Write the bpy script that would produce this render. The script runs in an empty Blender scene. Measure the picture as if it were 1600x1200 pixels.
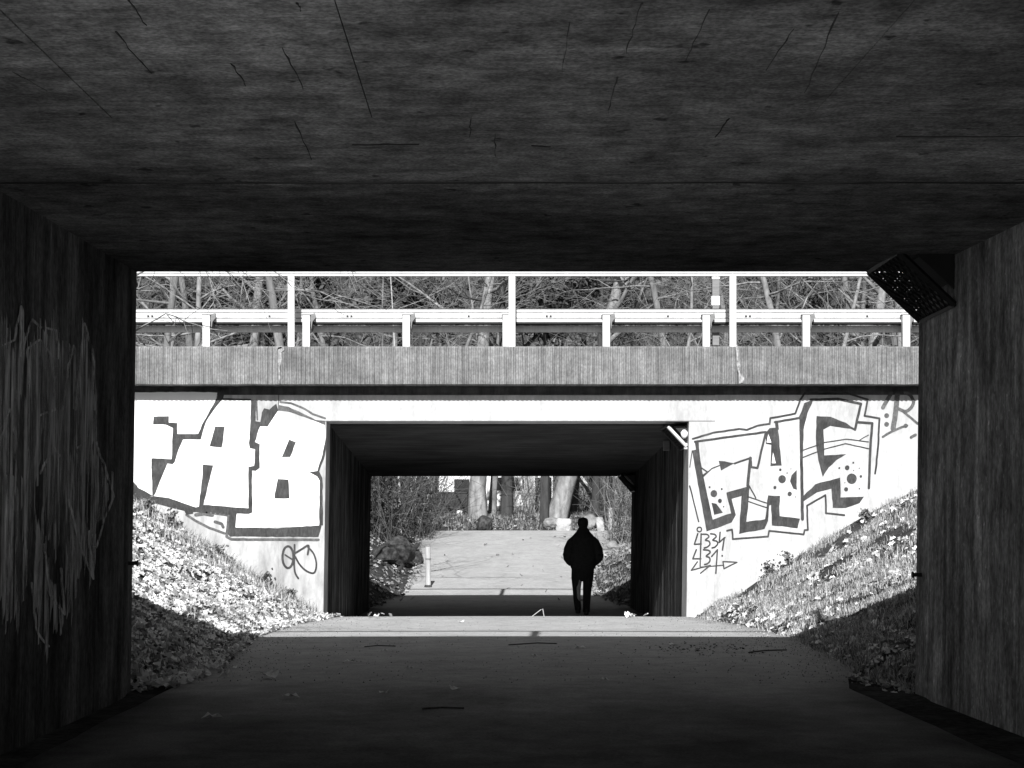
import bpy, bmesh, math, random
import numpy as np
from mathutils import Vector, Matrix, noise
from mathutils.geometry import tessellate_polygon

R = math.radians
scene = bpy.context.scene
col = scene.collection

# ------------------------------------------------------------------ camera
F = 2500.0                      # focal length in pixels of the 1600 px photograph
VX, VY, EYE = 761.0, 830.0, 1.11
cam_d = bpy.data.cameras.new('camera')
cam = bpy.data.objects.new('camera', cam_d)
col.objects.link(cam)
cam.location = (0, 0, EYE)
cam.rotation_euler = (R(90), 0, 0)
cam_d.sensor_width = 36
cam_d.lens = F * 36 / 1600
cam_d.shift_x = (800 - VX) / 1600
cam_d.shift_y = (VY - 600) / 1600
cam_d.clip_start = 0.05
cam_d.clip_end = 2000
scene.camera = cam

# ------------------------------------------------------------------ world, sun, exposure
SUN_EL, SUN_AZ = 33.2, 3.0
world = bpy.data.worlds.new('World')
scene.world = world
world.use_nodes = True
wn, wl = world.node_tree.nodes, world.node_tree.links
wn.clear()
sky = wn.new('ShaderNodeTexSky')
sky.sky_type = 'NISHITA'
sky.sun_disc = False
sky.sun_elevation = R(SUN_EL)
sky.sun_rotation = R(180 + SUN_AZ)
bw = wn.new('ShaderNodeRGBToBW')
bg = wn.new('ShaderNodeBackground')
bg.inputs['Strength'].default_value = 0.06
wo = wn.new('ShaderNodeOutputWorld')
wl.new(sky.outputs[0], bw.inputs[0]); wl.new(bw.outputs[0], bg.inputs['Color']); wl.new(bg.outputs[0], wo.inputs[0])

sun_d = bpy.data.lights.new('sun', 'SUN')
sun_d.energy = 5.0
sun_d.angle = R(0.5)
sun_d.color = (1, 1, 1)
sun = bpy.data.objects.new('sun', sun_d)
col.objects.link(sun)
sun.rotation_euler = (R(90 - SUN_EL), 0, R(-SUN_AZ))
sun.location = (-2, -30, 25)

vs = scene.view_settings
vs.view_transform = 'Standard'
vs.look = 'None'
vs.exposure = 0.7
vs.gamma = 1.0
vs.use_curve_mapping = False
scene.cycles.max_bounces = 8
scene.cycles.diffuse_bounces = 5

# ------------------------------------------------------------------ helpers
def P(x, y, Y):
    """world point seen at photograph pixel x, y when it stands Y metres away"""
    return Vector(((x - VX) * Y / F, Y, EYE + (VY - y) * Y / F))

def PX(x, Y): return (x - VX) * Y / F
def PZ(y, Y): return EYE + (VY - y) * Y / F

class MB:
    def __init__(s): s.v = []; s.f = []
    def quad(s, a, b, c, d):
        n = len(s.v); s.v += [tuple(a), tuple(b), tuple(c), tuple(d)]; s.f.append((n, n+1, n+2, n+3)); return s
    def tri(s, a, b, c):
        n = len(s.v); s.v += [tuple(a), tuple(b), tuple(c)]; s.f.append((n, n+1, n+2)); return s
    def hexa(s, p):
        """8 corners: bottom 4 then top 4, both counter-clockwise seen from above"""
        n = len(s.v); s.v += [tuple(q) for q in p]
        for f in ((0,3,2,1), (4,5,6,7), (0,1,5,4), (1,2,6,5), (2,3,7,6), (3,0,4,7)):
            s.f.append(tuple(n+i for i in f))
        return s
    def box(s, x0, x1, y0, y1, z0, z1):
        return s.hexa([(x0,y0,z0),(x1,y0,z0),(x1,y1,z0),(x0,y1,z0),(x0,y0,z1),(x1,y0,z1),(x1,y1,z1),(x0,y1,z1)])
    def tube(s, pts, radii, k=6, caps=True):
        pts = [Vector(p) for p in pts]
        if not hasattr(radii, '__len__'): radii = [radii]*len(pts)
        n0 = len(s.v)
        ref = None
        for i, p in enumerate(pts):
            d = (pts[min(i+1, len(pts)-1)] - pts[max(i-1, 0)])
            if d.length < 1e-9: d = Vector((0,0,1))
            d.normalize()
            if ref is None:
                ref = Vector((1,0,0)) if abs(d.x) < .9 else Vector((0,1,0))
            u = ref - d*ref.dot(d)
            if u.length < 1e-6: u = d.orthogonal()
            u.normalize(); w = d.cross(u); ref = u
            for j in range(k):
                a = 2*math.pi*j/k
                s.v.append(tuple(p + (u*math.cos(a) + w*math.sin(a))*radii[i]))
        for i in range(len(pts)-1):
            for j in range(k):
                a = n0+i*k+j; b = n0+i*k+(j+1) % k
                s.f.append((a, b, b+k, a+k))
        if caps:
            s.f.append(tuple(n0+j for j in reversed(range(k))))
            s.f.append(tuple(n0+(len(pts)-1)*k+j for j in range(k)))
        return s
    def prism(s, poly, f0, f1):
        """2-D polygon mapped to 3-D by f0 (front) and f1 (back)"""
        tris = tessellate_polygon([[Vector((p[0], p[1], 0)) for p in poly]])
        n = len(s.v); m = len(poly)
        s.v += [tuple(f0(p)) for p in poly] + [tuple(f1(p)) for p in poly]
        for t in tris:
            s.f.append((n+t[0], n+t[1], n+t[2])); s.f.append((n+m+t[2], n+m+t[1], n+m+t[0]))
        for i in range(m):
            j = (i+1) % m
            s.f.append((n+i, n+j, n+m+j, n+m+i))
        return s
    def loft(s, rings, caps=True):
        n0 = len(s.v); k = len(rings[0])
        for r in rings: s.v += [tuple(p) for p in r]
        for i in range(len(rings)-1):
            for j in range(k):
                a = n0+i*k+j; b = n0+i*k+(j+1) % k
                s.f.append((a, b, b+k, a+k))
        if caps:
            s.f.append(tuple(n0+j for j in reversed(range(k))))
            s.f.append(tuple(n0+(len(rings)-1)*k+j for j in range(k)))
        return s
    def build(s, name, mat, parent=None, smooth=False, fix=True, bevel=0):
        me = bpy.data.meshes.new(name)
        me.from_pydata(s.v, [], s.f)
        if fix:
            bm = bmesh.new(); bm.from_mesh(me)
            bmesh.ops.recalc_face_normals(bm, faces=bm.faces)
            bm.to_mesh(me); bm.free()
        if smooth:
            me.polygons.foreach_set('use_smooth', [True]*len(me.polygons))
        me.materials.append(mat)
        o = bpy.data.objects.new(name, me)
        col.objects.link(o)
        if parent: o.parent = parent
        if bevel:
            b = o.modifiers.new('bevel', 'BEVEL'); b.width = bevel; b.segments = 2; b.limit_method = 'ANGLE'
        return o

def tag(o, label=None, cat=None, group=None, kind=None):
    if label: o['label'] = label
    if cat: o['category'] = cat
    if group: o['group'] = group
    if kind: o['kind'] = kind
    return o

def empty(name, loc=(0,0,0), rz=0):
    o = bpy.data.objects.new(name, None); col.objects.link(o)
    o.location = loc; o.rotation_euler = (0,0,rz); o.empty_display_size = .2
    return o

def copy_tree(o, parent=None):
    c = o.copy(); col.objects.link(c); c.parent = parent
    for ch in [x for x in bpy.data.objects if x.parent == o]: copy_tree(ch, c)
    return c

# ------------------------------------------------------------------ materials (all neutral grey: the photograph is monochrome)
def mat(name, v, var=.25, scale=(3,3,3), detail=6, rough=.9, bump=.0, bscale=None, second=None, spec=.3, speck=None, distort=0, dirt=False):  # dirt: trodden earth deepened by painted shade
    """grey procedural: noise between v*(1-var) and v*(1+var); optional second noise (scale, strength) multiplied in"""
    m = bpy.data.materials.new(name); m.use_nodes = True
    nt = m.node_tree; N, L = nt.nodes, nt.links
    b = N['Principled BSDF']
    b.inputs['Roughness'].default_value = rough
    b.inputs['Specular IOR Level'].default_value = spec
    tc = N.new('ShaderNodeTexCoord')
    def nz(sc, det=detail, dist=0.0):
        mp = N.new('ShaderNodeMapping'); mp.inputs['Scale'].default_value = sc
        L.new(tc.outputs['Object'], mp.inputs[0])
        n = N.new('ShaderNodeTexNoise'); n.inputs['Scale'].default_value = 1; n.inputs['Detail'].default_value = det
        n.inputs['Roughness'].default_value = .62; n.inputs['Distortion'].default_value = dist
        L.new(mp.outputs[0], n.inputs[0]); return n
    def rng(out, a0, a1, b0, b1):
        r = N.new('ShaderNodeMapRange'); r.inputs[1].default_value = a0; r.inputs[2].default_value = a1
        r.inputs[3].default_value = b0; r.inputs[4].default_value = b1
        L.new(out, r.inputs[0]); return r.outputs[0]
    def mul(a, c):
        q = N.new('ShaderNodeMath'); q.operation = 'MULTIPLY'; L.new(a, q.inputs[0]); L.new(c, q.inputs[1]); return q.outputs[0]
    n1 = nz(scale, dist=distort)
    val = rng(n1.outputs[0], .3, .7, v*(1-var), v*(1+var))
    for s2 in (second or []):
        n2 = nz(s2[0], 5)
        val = mul(val, rng(n2.outputs[0], s2[2] if len(s2) > 2 else .35, s2[3] if len(s2) > 3 else .65, 1-s2[1], 1+s2[1]))
    if speck:                                   # (scale, threshold, factor): isolated spots
        n3 = nz((speck[0],)*3, 2)
        val = mul(val, rng(n3.outputs[0], speck[1]-.03, speck[1]+.03, 1, speck[2]))
    if dirt:                                    # trodden earth under the near bridge, deepened by painted shade, with a ragged edge
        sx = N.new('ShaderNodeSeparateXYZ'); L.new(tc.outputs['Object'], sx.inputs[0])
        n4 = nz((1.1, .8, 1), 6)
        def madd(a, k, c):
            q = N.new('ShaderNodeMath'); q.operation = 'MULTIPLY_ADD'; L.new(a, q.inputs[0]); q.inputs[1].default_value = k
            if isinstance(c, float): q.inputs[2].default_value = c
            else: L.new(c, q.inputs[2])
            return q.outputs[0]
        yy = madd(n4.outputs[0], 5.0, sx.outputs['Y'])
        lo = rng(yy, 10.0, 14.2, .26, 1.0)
        hi = rng(sx.outputs['Y'], 6.9, 7.1, 1.4, 0)   # unseen floor at the entrance, made paler to bounce light onto the ceiling
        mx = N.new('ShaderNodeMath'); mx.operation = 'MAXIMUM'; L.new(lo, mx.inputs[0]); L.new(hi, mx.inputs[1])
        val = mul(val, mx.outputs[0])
    cc = N.new('ShaderNodeCombineColor')
    for i in range(3): L.new(val, cc.inputs[i])
    L.new(cc.outputs[0], b.inputs['Base Color'])
    if bump:
        nb = nz(bscale or scale, 8)
        bp = N.new('ShaderNodeBump'); bp.inputs['Strength'].default_value = bump; bp.inputs['Distance'].default_value = .02
        L.new(nb.outputs[0], bp.inputs['Height']); L.new(bp.outputs[0], b.inputs['Normal'])
    return m

def mat_random(name, lo, hi, rough=.8, noise_scale=8, spec=.3):
    """grey that differs per loose island (leaves, blades)"""
    m = bpy.data.materials.new(name); m.use_nodes = True
    nt = m.node_tree; N, L = nt.nodes, nt.links
    b = N['Principled BSDF']; b.inputs['Roughness'].default_value = rough
    b.inputs['Specular IOR Level'].default_value = spec
    g = N.new('ShaderNodeNewGeometry')
    r = N.new('ShaderNodeMapRange'); r.inputs[3].default_value = lo; r.inputs[4].default_value = hi
    L.new(g.outputs['Random Per Island'], r.inputs[0])
    cc = N.new('ShaderNodeCombineColor')
    for i in range(3): L.new(r.outputs[0], cc.inputs[i])
    L.new(cc.outputs[0], b.inputs['Base Color'])
    return m

M = {}
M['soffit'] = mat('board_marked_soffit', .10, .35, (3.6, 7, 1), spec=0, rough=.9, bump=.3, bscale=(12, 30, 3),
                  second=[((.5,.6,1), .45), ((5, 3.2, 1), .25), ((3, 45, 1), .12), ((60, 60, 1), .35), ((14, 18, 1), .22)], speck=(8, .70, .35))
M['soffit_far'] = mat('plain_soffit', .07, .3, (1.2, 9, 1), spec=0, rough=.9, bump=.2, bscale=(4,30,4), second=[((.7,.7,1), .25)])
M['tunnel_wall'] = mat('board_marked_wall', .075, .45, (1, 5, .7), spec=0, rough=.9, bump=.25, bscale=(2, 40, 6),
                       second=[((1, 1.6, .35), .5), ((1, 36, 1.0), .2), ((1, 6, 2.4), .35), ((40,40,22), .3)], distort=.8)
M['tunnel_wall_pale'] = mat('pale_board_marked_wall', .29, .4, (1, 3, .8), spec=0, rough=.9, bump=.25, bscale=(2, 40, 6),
                       second=[((1, 1.3, .35), .45), ((1, 26, .9), .2), ((1, 6, 2.6), .4), ((40,40,22), .35), ((1, 9, .25), .3)], distort=1.2, speck=(22, .68, 1.6))
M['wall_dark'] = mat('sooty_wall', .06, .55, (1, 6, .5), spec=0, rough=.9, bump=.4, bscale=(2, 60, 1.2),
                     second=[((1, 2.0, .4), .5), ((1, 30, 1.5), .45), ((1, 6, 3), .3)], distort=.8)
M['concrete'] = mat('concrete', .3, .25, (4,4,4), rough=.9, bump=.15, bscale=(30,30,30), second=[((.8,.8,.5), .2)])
M['white_wall'] = mat('pale_painted_wall', .42, .12, (1.2,1.2,.8), rough=.85, bump=.05, bscale=(40,40,40), second=[((6,6,1.2), .14), ((30,30,12), .08)])
M['dirty_white'] = mat('weathered_pale_wall', .36, .35, (1.6,1.6,.9), rough=.9, bump=.08, bscale=(40,40,40), second=[((7,7,2), .25)])
M['parapet'] = mat('ribbed_parapet_concrete', .16, .22, (.8,1,1.4), rough=.95, bump=.25, bscale=(50,50,14),
                   second=[((24,1,1.1), .3), ((4,4,7), .16), ((40,40,25), .25)])
M['spall'] = mat('spalled_concrete', .28, .6, (30,30,20), rough=.95, bump=.6, bscale=(40,40,40))
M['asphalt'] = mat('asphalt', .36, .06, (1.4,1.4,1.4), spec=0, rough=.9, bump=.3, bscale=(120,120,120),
                   second=[((70,70,70), .22), ((6,6,6), .1), ((1.3,1.3,1), .07)], speck=(14, .74, .55), dirt=True)  # dirt mask also paints in shade and a paler, unseen entrance floor
M['road'] = mat('road_asphalt', .06, .2, (2,2,2), rough=.9)
M['soil'] = mat('soil', .05, .4, (3,3,3), spec=0, rough=1, bump=.8, bscale=(14,14,14), second=[((22,22,22), .35)])
M['galv'] = mat('galvanised_steel', .56, .12, (6,6,2), rough=.5, spec=.5, second=[((30,30,3), .1)])
M['galv_grey'] = mat('weathered_steel', .16, .2, (5,5,30), rough=.6, spec=.4)
M['black_metal'] = mat('black_metal', .015, .3, (6,6,6), rough=.6)
M['pale_metal'] = mat('pale_lamp_frame', .6, .1, (6,6,6), rough=.5)
M['graffiti_dark'] = mat('dark_graffiti_paint', .034, .4, (2.5,2.5,5), rough=.6, second=[((40,40,14), .35), ((9,9,3), .35)])
M['graffiti_mid'] = mat('faded_graffiti_paint', .085, .5, (6,6,6), rough=.7, second=[((30,30,30), .3)])
M['graffiti_white'] = mat('white_graffiti_paint', .82, .03, (3,3,3), rough=.7)
def mat_worn(name, v, scale, lo, hi):
    m = mat(name, v, .5, (1, 14, 3), spec=0, rough=.9, second=[((1, 40, 4), .4)])
    nt = m.node_tree; N, L = nt.nodes, nt.links; b = N['Principled BSDF']; out = N['Material Output']
    tc = N.new('ShaderNodeTexCoord'); mp = N.new('ShaderNodeMapping'); mp.inputs['Scale'].default_value = scale; L.new(tc.outputs['Object'], mp.inputs[0])
    n = N.new('ShaderNodeTexNoise'); n.inputs['Scale'].default_value = 1; n.inputs['Detail'].default_value = 7; n.inputs['Roughness'].default_value = .7; L.new(mp.outputs[0], n.inputs[0])
    r = N.new('ShaderNodeMapRange'); r.inputs[1].default_value = lo; r.inputs[2].default_value = hi; L.new(n.outputs[0], r.inputs[0])
    t = N.new('ShaderNodeBsdfTransparent'); x = N.new('ShaderNodeMixShader'); L.new(r.outputs[0], x.inputs[0]); L.new(t.outputs[0], x.inputs[1]); L.new(b.outputs[0], x.inputs[2]); L.new(x.outputs[0], out.inputs['Surface'])
    return m
M['ghost'] = mat_worn('buffed_graffiti', .42, (1, 14, 2.0), .36, .66)
M['ghost_line'] = mat_worn('buffed_graffiti_outline', .55, (1, 12, 5), .36, .70)
M['ghost_dark'] = mat('buffed_graffiti_dark', .04, .4, (1, 14, 2), spec=0, rough=.85)
M['cloth'] = mat('black_cloth', .018, .3, (18,18,18), rough=.95, bump=.3, bscale=(14,14,9))
M['trouser'] = mat('dark_trousers', .016, .3, (18,18,8), rough=.95, bump=.3, bscale=(16,16,7))
M['skin'] = mat('skin', .3, .1, (20,20,20), rough=.6)
M['shoe'] = mat('shoe', .02, .2, (20,20,20), rough=.6)
M['bark'] = mat('grey_bark', .15, .4, (7,7,2), rough=.95, bump=.8, bscale=(24,24,5), second=[((3,3,.8), .3)])
M['bark_pale'] = mat('pale_bark', .2, .35, (7,7,3), rough=.95, bump=.6, bscale=(24,24,7), second=[((4,4,1), .35)])
M['bark_dark'] = mat('dark_bark', .045, .4, (9,9,2), rough=.95, bump=.8, bscale=(24,24,5))
M['twig'] = mat_random('twigs', .05, .24, rough=.9)
M['scrub'] = mat_random('scrub_twigs', .02, .13, rough=.95)
M['twig_dark'] = mat_random('dark_twigs', .02, .11, rough=.9)
M['leaf'] = mat_random('fallen_leaves', .12, .8, rough=.7)
M['leaf_dull'] = mat_random('dull_fallen_leaves', .05, .36, rough=.75)
M['pale_leaf'] = mat('pale_dry_leaf', .6, .25, (30,30,30), rough=.7)
M['grass_dull'] = mat_random('dull_grass_blades', .05, .24, rough=.8)
M['grass'] = mat_random('grass_blades', .1, .55, rough=.7)
M['evergreen'] = mat_random('evergreen_leaves', .02, .09, rough=.55)
M['ivy_pale'] = mat_random('weed_leaves', .03, .2, rough=.7)
M['ivy'] = mat_random('hillside_leaves', .015, .10, rough=.8)
M['stone'] = mat('stone', .2, .35, (5,5,5), rough=.95, bump=.7, bscale=(16,16,16))
M['stone_white'] = mat('white_stone', .36, .3, (5,5,5), rough=.95, bump=.4, bscale=(16,16,16))
M['stone_dark'] = mat('dark_stone', .04, .6, (5,5,5), rough=.95, bump=1, bscale=(12,12,12), second=[((9,9,9), .5)])
M['van'] = mat('white_van_paint', .75, .04, (2,2,2), rough=.25, spec=.5)
M['glass'] = mat('dark_glass', .015, .2, (2,2,2), rough=.08, spec=.7)
M['rubber'] = mat('black_rubber', .02, .2, (9,9,9), rough=.8)
M['dark_panel'] = mat('dark_container_paint', .035, .2, (3,3,3), rough=.6)
M['house'] = mat('pale_render', .7, .1, (1,1,1), rough=.9)
M['house_grey'] = mat('grey_render', .3, .2, (2,2,2), rough=.9)
M['roof'] = mat('roof_tiles', .14, .25, (4,4,14), rough=.8)
M['wood'] = mat('weathered_wood', .38, .3, (12,12,2), rough=.9, bump=.3, bscale=(30,30,4))
M['fascia_shade'] = mat('painted_shade_slab_edge', .09, .4, (3,3,6), rough=.95, second=[((12,12,2), .3)])  # dark tone paints the parapet's shadow into the slab edge

# ------------------------------------------------------------------ levels of the place
YN0, YN1, Y2, Y3 = 3.2, 11.1, 24.0, 33.4          # near bridge from YN0 to YN1, second bridge from Y2 to Y3
def lerp(tab, t):
    if t <= tab[0][0]: return tab[0][1]
    for (a, va), (b, vb) in zip(tab, tab[1:]):
        if t <= b: return va + (vb-va)*(t-a)/(b-a)
    return tab[-1][1]
ZF = [(-30, 2.6), (-4, 0), (11.1, 0), (24.02, -.187), (27, -.43), (29, -.5), (39.5, -.5), (60, 1.11), (61, 1.12)]  # rise behind the camera is added, unseen, to block the low sky
def zf(Y): return lerp(ZF, Y)
LE = [(11.1,-2.43), (13,-2.4), (17.8,-2.85), (21,-2.8), (24,-2.45), (33.4,-2.45), (36,-2.5), (39.5,-2.2), (45,-2.1), (50,-2.3), (55,-2.5), (60,-2.8)]
RE = [(11.1,3.0), (13,3.0), (17.8,3.45), (21,3.4), (24,3.08), (33.4,3.08), (36,3.0), (39.5,2.85), (45,3.0), (50,3.8), (55,5.2), (60,7)]
def left(Y): return lerp(LE, Y)
def right(Y): return lerp(RE, Y)
def sn(Y): return 2.91 + .032*(Y-YN1)             # soffit of the near bridge
def s2(Y): return 2.76 - .0535*(Y-Y2)             # soffit of the second bridge
def nz(x, y, s=1.0, o=0): return noise.noise(Vector((x*s, y*s, o)))

def H(X, Y):
    f = zf(Y); l, r = left(Y), right(Y)
    if YN0+.25 < Y < 10.85:
        return f-.03 if l-.455 < X < r+.49 else 2.9
    if 24.3 < Y < 33.15:
        return f-.03 if l-.44 < X < r+.41 else 2.45
    d = max(l-X, X-r, 0)
    rough = (.09*nz(X, Y, .9, 3) + .05*nz(X, Y, 2.6, 7))*min(1, d*1.5)
    if Y < 11.05 or Y < 24.2:
        k = .5 if Y < 5 else lerp([(11, .40), (16.5, .40), (24, .60 if X < 0 else .575)], Y)
        h = f - .03 + min(k*d + .05*min(d*4, 1), 3.3)
        return h + rough
    if Y < 60.5:
        cap = lerp([(34, 1.2), (45, 1.3), (60, 1.75)], Y)
        bank = f - .03 + min(.5*d, max(cap-f, .1))
        emb = min(3.0-.5*(Y-33.3), f-.03+.75*d)
        h = max(bank, emb)
        return h + rough*1.3
    base = lerp([(60.5, 1.1), (63, 1.62), (66, 1.75), (96, 1.8)], Y)
    hill = max(0, min((Y-96)*.62, 24))
    return base + hill + .12*nz(X, Y, .7, 1)*min(1, (Y-60.5)) + (1.6*nz(X, Y, .12, 5) if hill > 2 else 0)

def grid_mesh(name, xs, ys, hf, m, smooth=True):
    v = [(x, y, hf(x, y)) for y in ys for x in xs]
    n = len(xs)
    f = [(j*n+i, j*n+i+1, (j+1)*n+i+1, (j+1)*n+i) for j in range(len(ys)-1) for i in range(n-1)]
    me = bpy.data.meshes.new(name); me.from_pydata(v, [], f); me.materials.append(m)
    if smooth: me.polygons.foreach_set('use_smooth', [True]*len(f))
    o = bpy.data.objects.new(name, me); col.objects.link(o); return o

def span(a, b, st): return [a + (b-a)*i/max(1, round((b-a)/st)) for i in range(max(1, round((b-a)/st))+1)]
xs = sorted(set([-600, -300, -150, -90, -60, -45, -35, -28, -22, -18, -15, -13] + span(-11.5, -3.2, .3) + [-2.86, -2.92, -2.6, -2.45] +
                span(-2.3, 2.9, .4) + [3.05, 3.2, 3.46, 3.52] + span(3.8, 12, .3) + [13, 15, 18, 22, 28, 35, 45, 60, 90, 150, 300, 600]))
ys = sorted(set([-600, -300, -150, -80, -50, -35, -25] + span(-18, 1.2, 1.2) + [2.0, 2.7, YN0+.1, YN0+.4] + span(4.2, 10, 1.5) + [10.7, 11.0] + span(11.2, 24.0, .3) +
                [24.1, 24.5] + span(25, 32, 1) + [33.0, 33.3] + span(33.7, 64, .5) + span(65, 95, 2.5) + span(96, 140, 2) + [170, 250, 400, 800]))
g = grid_mesh('ground', xs, ys, H, M['soil'])
tag(g, kind='structure')

# path: an asphalt sheet with its own thickness
def path_edges(Y):
    l, r = left(Y)+.03, right(Y)-.03
    if Y < 13:
        t = min(1, max(0, (Y-11.2)/1.8)); r = 2.52*(1-t) + (r-.05)*t; l = -2.2*(1-t) + l*t
    if Y > 24 and Y < 33.4: l += .02; r -= .02
    return l + .05*nz(0, Y, .8, 11), r + .05*nz(0, Y, .8, 17)
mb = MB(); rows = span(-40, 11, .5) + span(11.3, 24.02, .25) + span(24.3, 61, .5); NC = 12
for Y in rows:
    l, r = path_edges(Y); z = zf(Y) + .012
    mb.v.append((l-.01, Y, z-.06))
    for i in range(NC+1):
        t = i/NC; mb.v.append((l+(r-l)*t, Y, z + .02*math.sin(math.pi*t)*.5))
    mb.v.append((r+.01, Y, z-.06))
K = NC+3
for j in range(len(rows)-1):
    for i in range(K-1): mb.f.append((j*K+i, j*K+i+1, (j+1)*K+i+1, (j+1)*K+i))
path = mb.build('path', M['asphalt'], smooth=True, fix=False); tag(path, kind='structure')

# carriageways of the two bridges
mb = MB(); mb.hexa([(-80,3.75,3.35),(80,3.75,3.35),(80,10.7,3.6),(-80,10.7,3.6),(-80,3.75,3.5),(80,3.75,3.5),(80,10.7,3.74),(-80,10.7,3.74)])
o = mb.build('road', M['road']); tag(o, kind='structure')
mb = MB(); mb.hexa([(-80,24.75,3.42),(80,24.75,3.42),(80,32.9,2.98),(-80,32.9,2.98),(-80,24.75,3.58),(80,24.75,3.58),(80,32.9,3.14),(-80,32.9,3.14)])
o = mb.build('road', M['road']); tag(o, kind='structure')

# ------------------------------------------------------------------ board-marked tunnel walls
def board_wall(name, sgn, xf, y0, y1, zb, zt, m, parent, thick=.6, bw=.105, seed=1, depth=.0035):
    rnd = random.Random(seed); mb = MB(); y = y0; prev = None
    while y < y1-1e-4:
        w = min(bw*rnd.uniform(.75, 1.25), y1-y)
        if y1-(y+w) < .03: w = y1-y
        dp = rnd.uniform(0, depth)*sgn
        a, b = y, y+w-(.004 if y+w < y1-1e-4 else 0)
        q = []
        for yy in (a, b):
            q.append([(xf(zb(yy))+dp, yy, zb(yy)), (xf(zt(yy))+dp, yy, zt(yy))])
        mb.quad(q[0][0], q[1][0], q[1][1], q[0][1])
        if prev: # joint between two boards, recessed
            j0, j1 = prev, q[0]
            mid = [tuple(j0[k][i] if i else (j0[k][0]+sgn*.004) for i in range(3)) for k in (0,1)]
            mb.quad(j0[0], mid[0], mid[1], j0[1]); mb.quad(mid[0], j1[0], j1[1], mid[1])
        prev = q[1]; y += w
    t = .02*sgn
    xb, xt = xf(zb(y0)), xf(zt(y0)); o = sgn*thick
    A = [(xb+t,y0,zb(y0)),(xb+o,y0,zb(y0)),(xb+o,y1,zb(y1)),(xb+t,y1,zb(y1)),(xt+t,y0,zt(y0)),(xt+o,y0,zt(y0)),(xt+o,y1,zt(y1)),(xt+t,y1,zt(y1))]
    mb.hexa(A)
    # closing strips at both ends
    for yy in (y0, y1):
        mb.quad((xf(zb(yy)),yy,zb(yy)), (xf(zb(yy))+t,yy,zb(yy)), (xf(zt(yy))+t,yy,zt(yy)), (xf(zt(yy)),yy,zt(yy)))
    return mb.build(name, m, parent, fix=False)

# ------------------------------------------------------------------ near bridge (the camera looks out from under it)
near = empty('underpass_bridge', (0, 6, 0)); near_inv = Vector((0,-6,0))
tag(near, 'dark concrete underpass with board-marked ceiling framing the whole view', 'bridge')
def under(o, root):                                   # parent without moving world-space geometry
    o.parent = root; o.matrix_parent_inverse = root.matrix_basis.inverted() if False else Matrix.Translation(-Vector(root.location)); return o
xl1 = lambda z: -2.43 + .015*(z-2.91)
xr1 = lambda z: 3.0 + .010*(z-2.91)
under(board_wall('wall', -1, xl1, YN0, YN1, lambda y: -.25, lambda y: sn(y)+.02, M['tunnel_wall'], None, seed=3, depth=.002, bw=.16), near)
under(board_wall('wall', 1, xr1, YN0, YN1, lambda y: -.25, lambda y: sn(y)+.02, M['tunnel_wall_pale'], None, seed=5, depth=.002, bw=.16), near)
# ceiling: cast panels with recessed joints
GX = [-2.6, -1.5, -.46, 1.29, 3.2]; g_ = .002
def slab_panel(x0, x1, y0, y1, m, name='ceiling_panel', dz=0):
    mb = MB()
    mb.hexa([(x0,y0,sn(y0)+dz),(x1,y0,sn(y0)+dz),(x1,y1,sn(y1)+dz),(x0,y1,sn(y1)+dz),(x0,y0,sn(y0)+.1),(x1,y0,sn(y0)+.1),(x1,y1,sn(y1)+.1),(x0,y1,sn(y1)+.1)])
    return under(mb.build(name, m, bevel=.002), near)
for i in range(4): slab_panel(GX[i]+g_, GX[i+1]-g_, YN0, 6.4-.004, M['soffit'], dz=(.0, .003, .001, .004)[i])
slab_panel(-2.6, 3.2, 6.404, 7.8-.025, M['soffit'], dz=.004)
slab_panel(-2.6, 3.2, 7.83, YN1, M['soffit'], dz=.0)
mb = MB(); mb.hexa([(-2.6,YN0,sn(YN0)+.07),(3.2,YN0,sn(YN0)+.07),(3.2,YN1-.02,sn(YN1)+.07),(-2.6,YN1-.02,sn(YN1)+.07),(-2.6,YN0,3.3),(3.2,YN0,3.3),(3.2,YN1-.02,3.62),(-2.6,YN1-.02,3.62)])
under(mb.build('deck_slab', M['concrete']), near)
fj = MB()
for i in range(24):
    a, b = -2.43+i*5.43/24, -2.43+(i+1)*5.43/24; d0, d1 = [.006+.006*nz(q, 1, 2.2, 5) for q in (a, b)]
    fj.hexa([(a,7.777,sn(7.8)+d0),(b,7.777,sn(7.8)+d1),(b,7.828,sn(7.8)+d1),(a,7.828,sn(7.8)+d0),(a,7.777,sn(7.8)+.05),(b,7.777,sn(7.8)+.05),(b,7.828,sn(7.8)+.05),(a,7.828,sn(7.8)+.05)])
under(fj.build('joint_filler', M['black_metal']), near)
# wing walls, edge slab and parapet of both faces
for (a, b) in ((-16, -3.04), (3.62, 16)):
    under(MB().box(a, b, 10.6, YN1-.003, -.6, 3.40).build('wing_wall', M['concrete']), near)
    under(MB().box(a, b, YN0+.003, YN0+.5, -.6, 3.08).build('wing_wall', M['concrete']), near)
under(MB().box(-16, 16, 10.72, 11.44, 3.44, 4.06).build('parapet', M['parapet']), near)
under(MB().box(-16, 16, YN0-.34, YN0+.48, 3.10, 3.75).build('parapet', M['parapet']), near)

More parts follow.
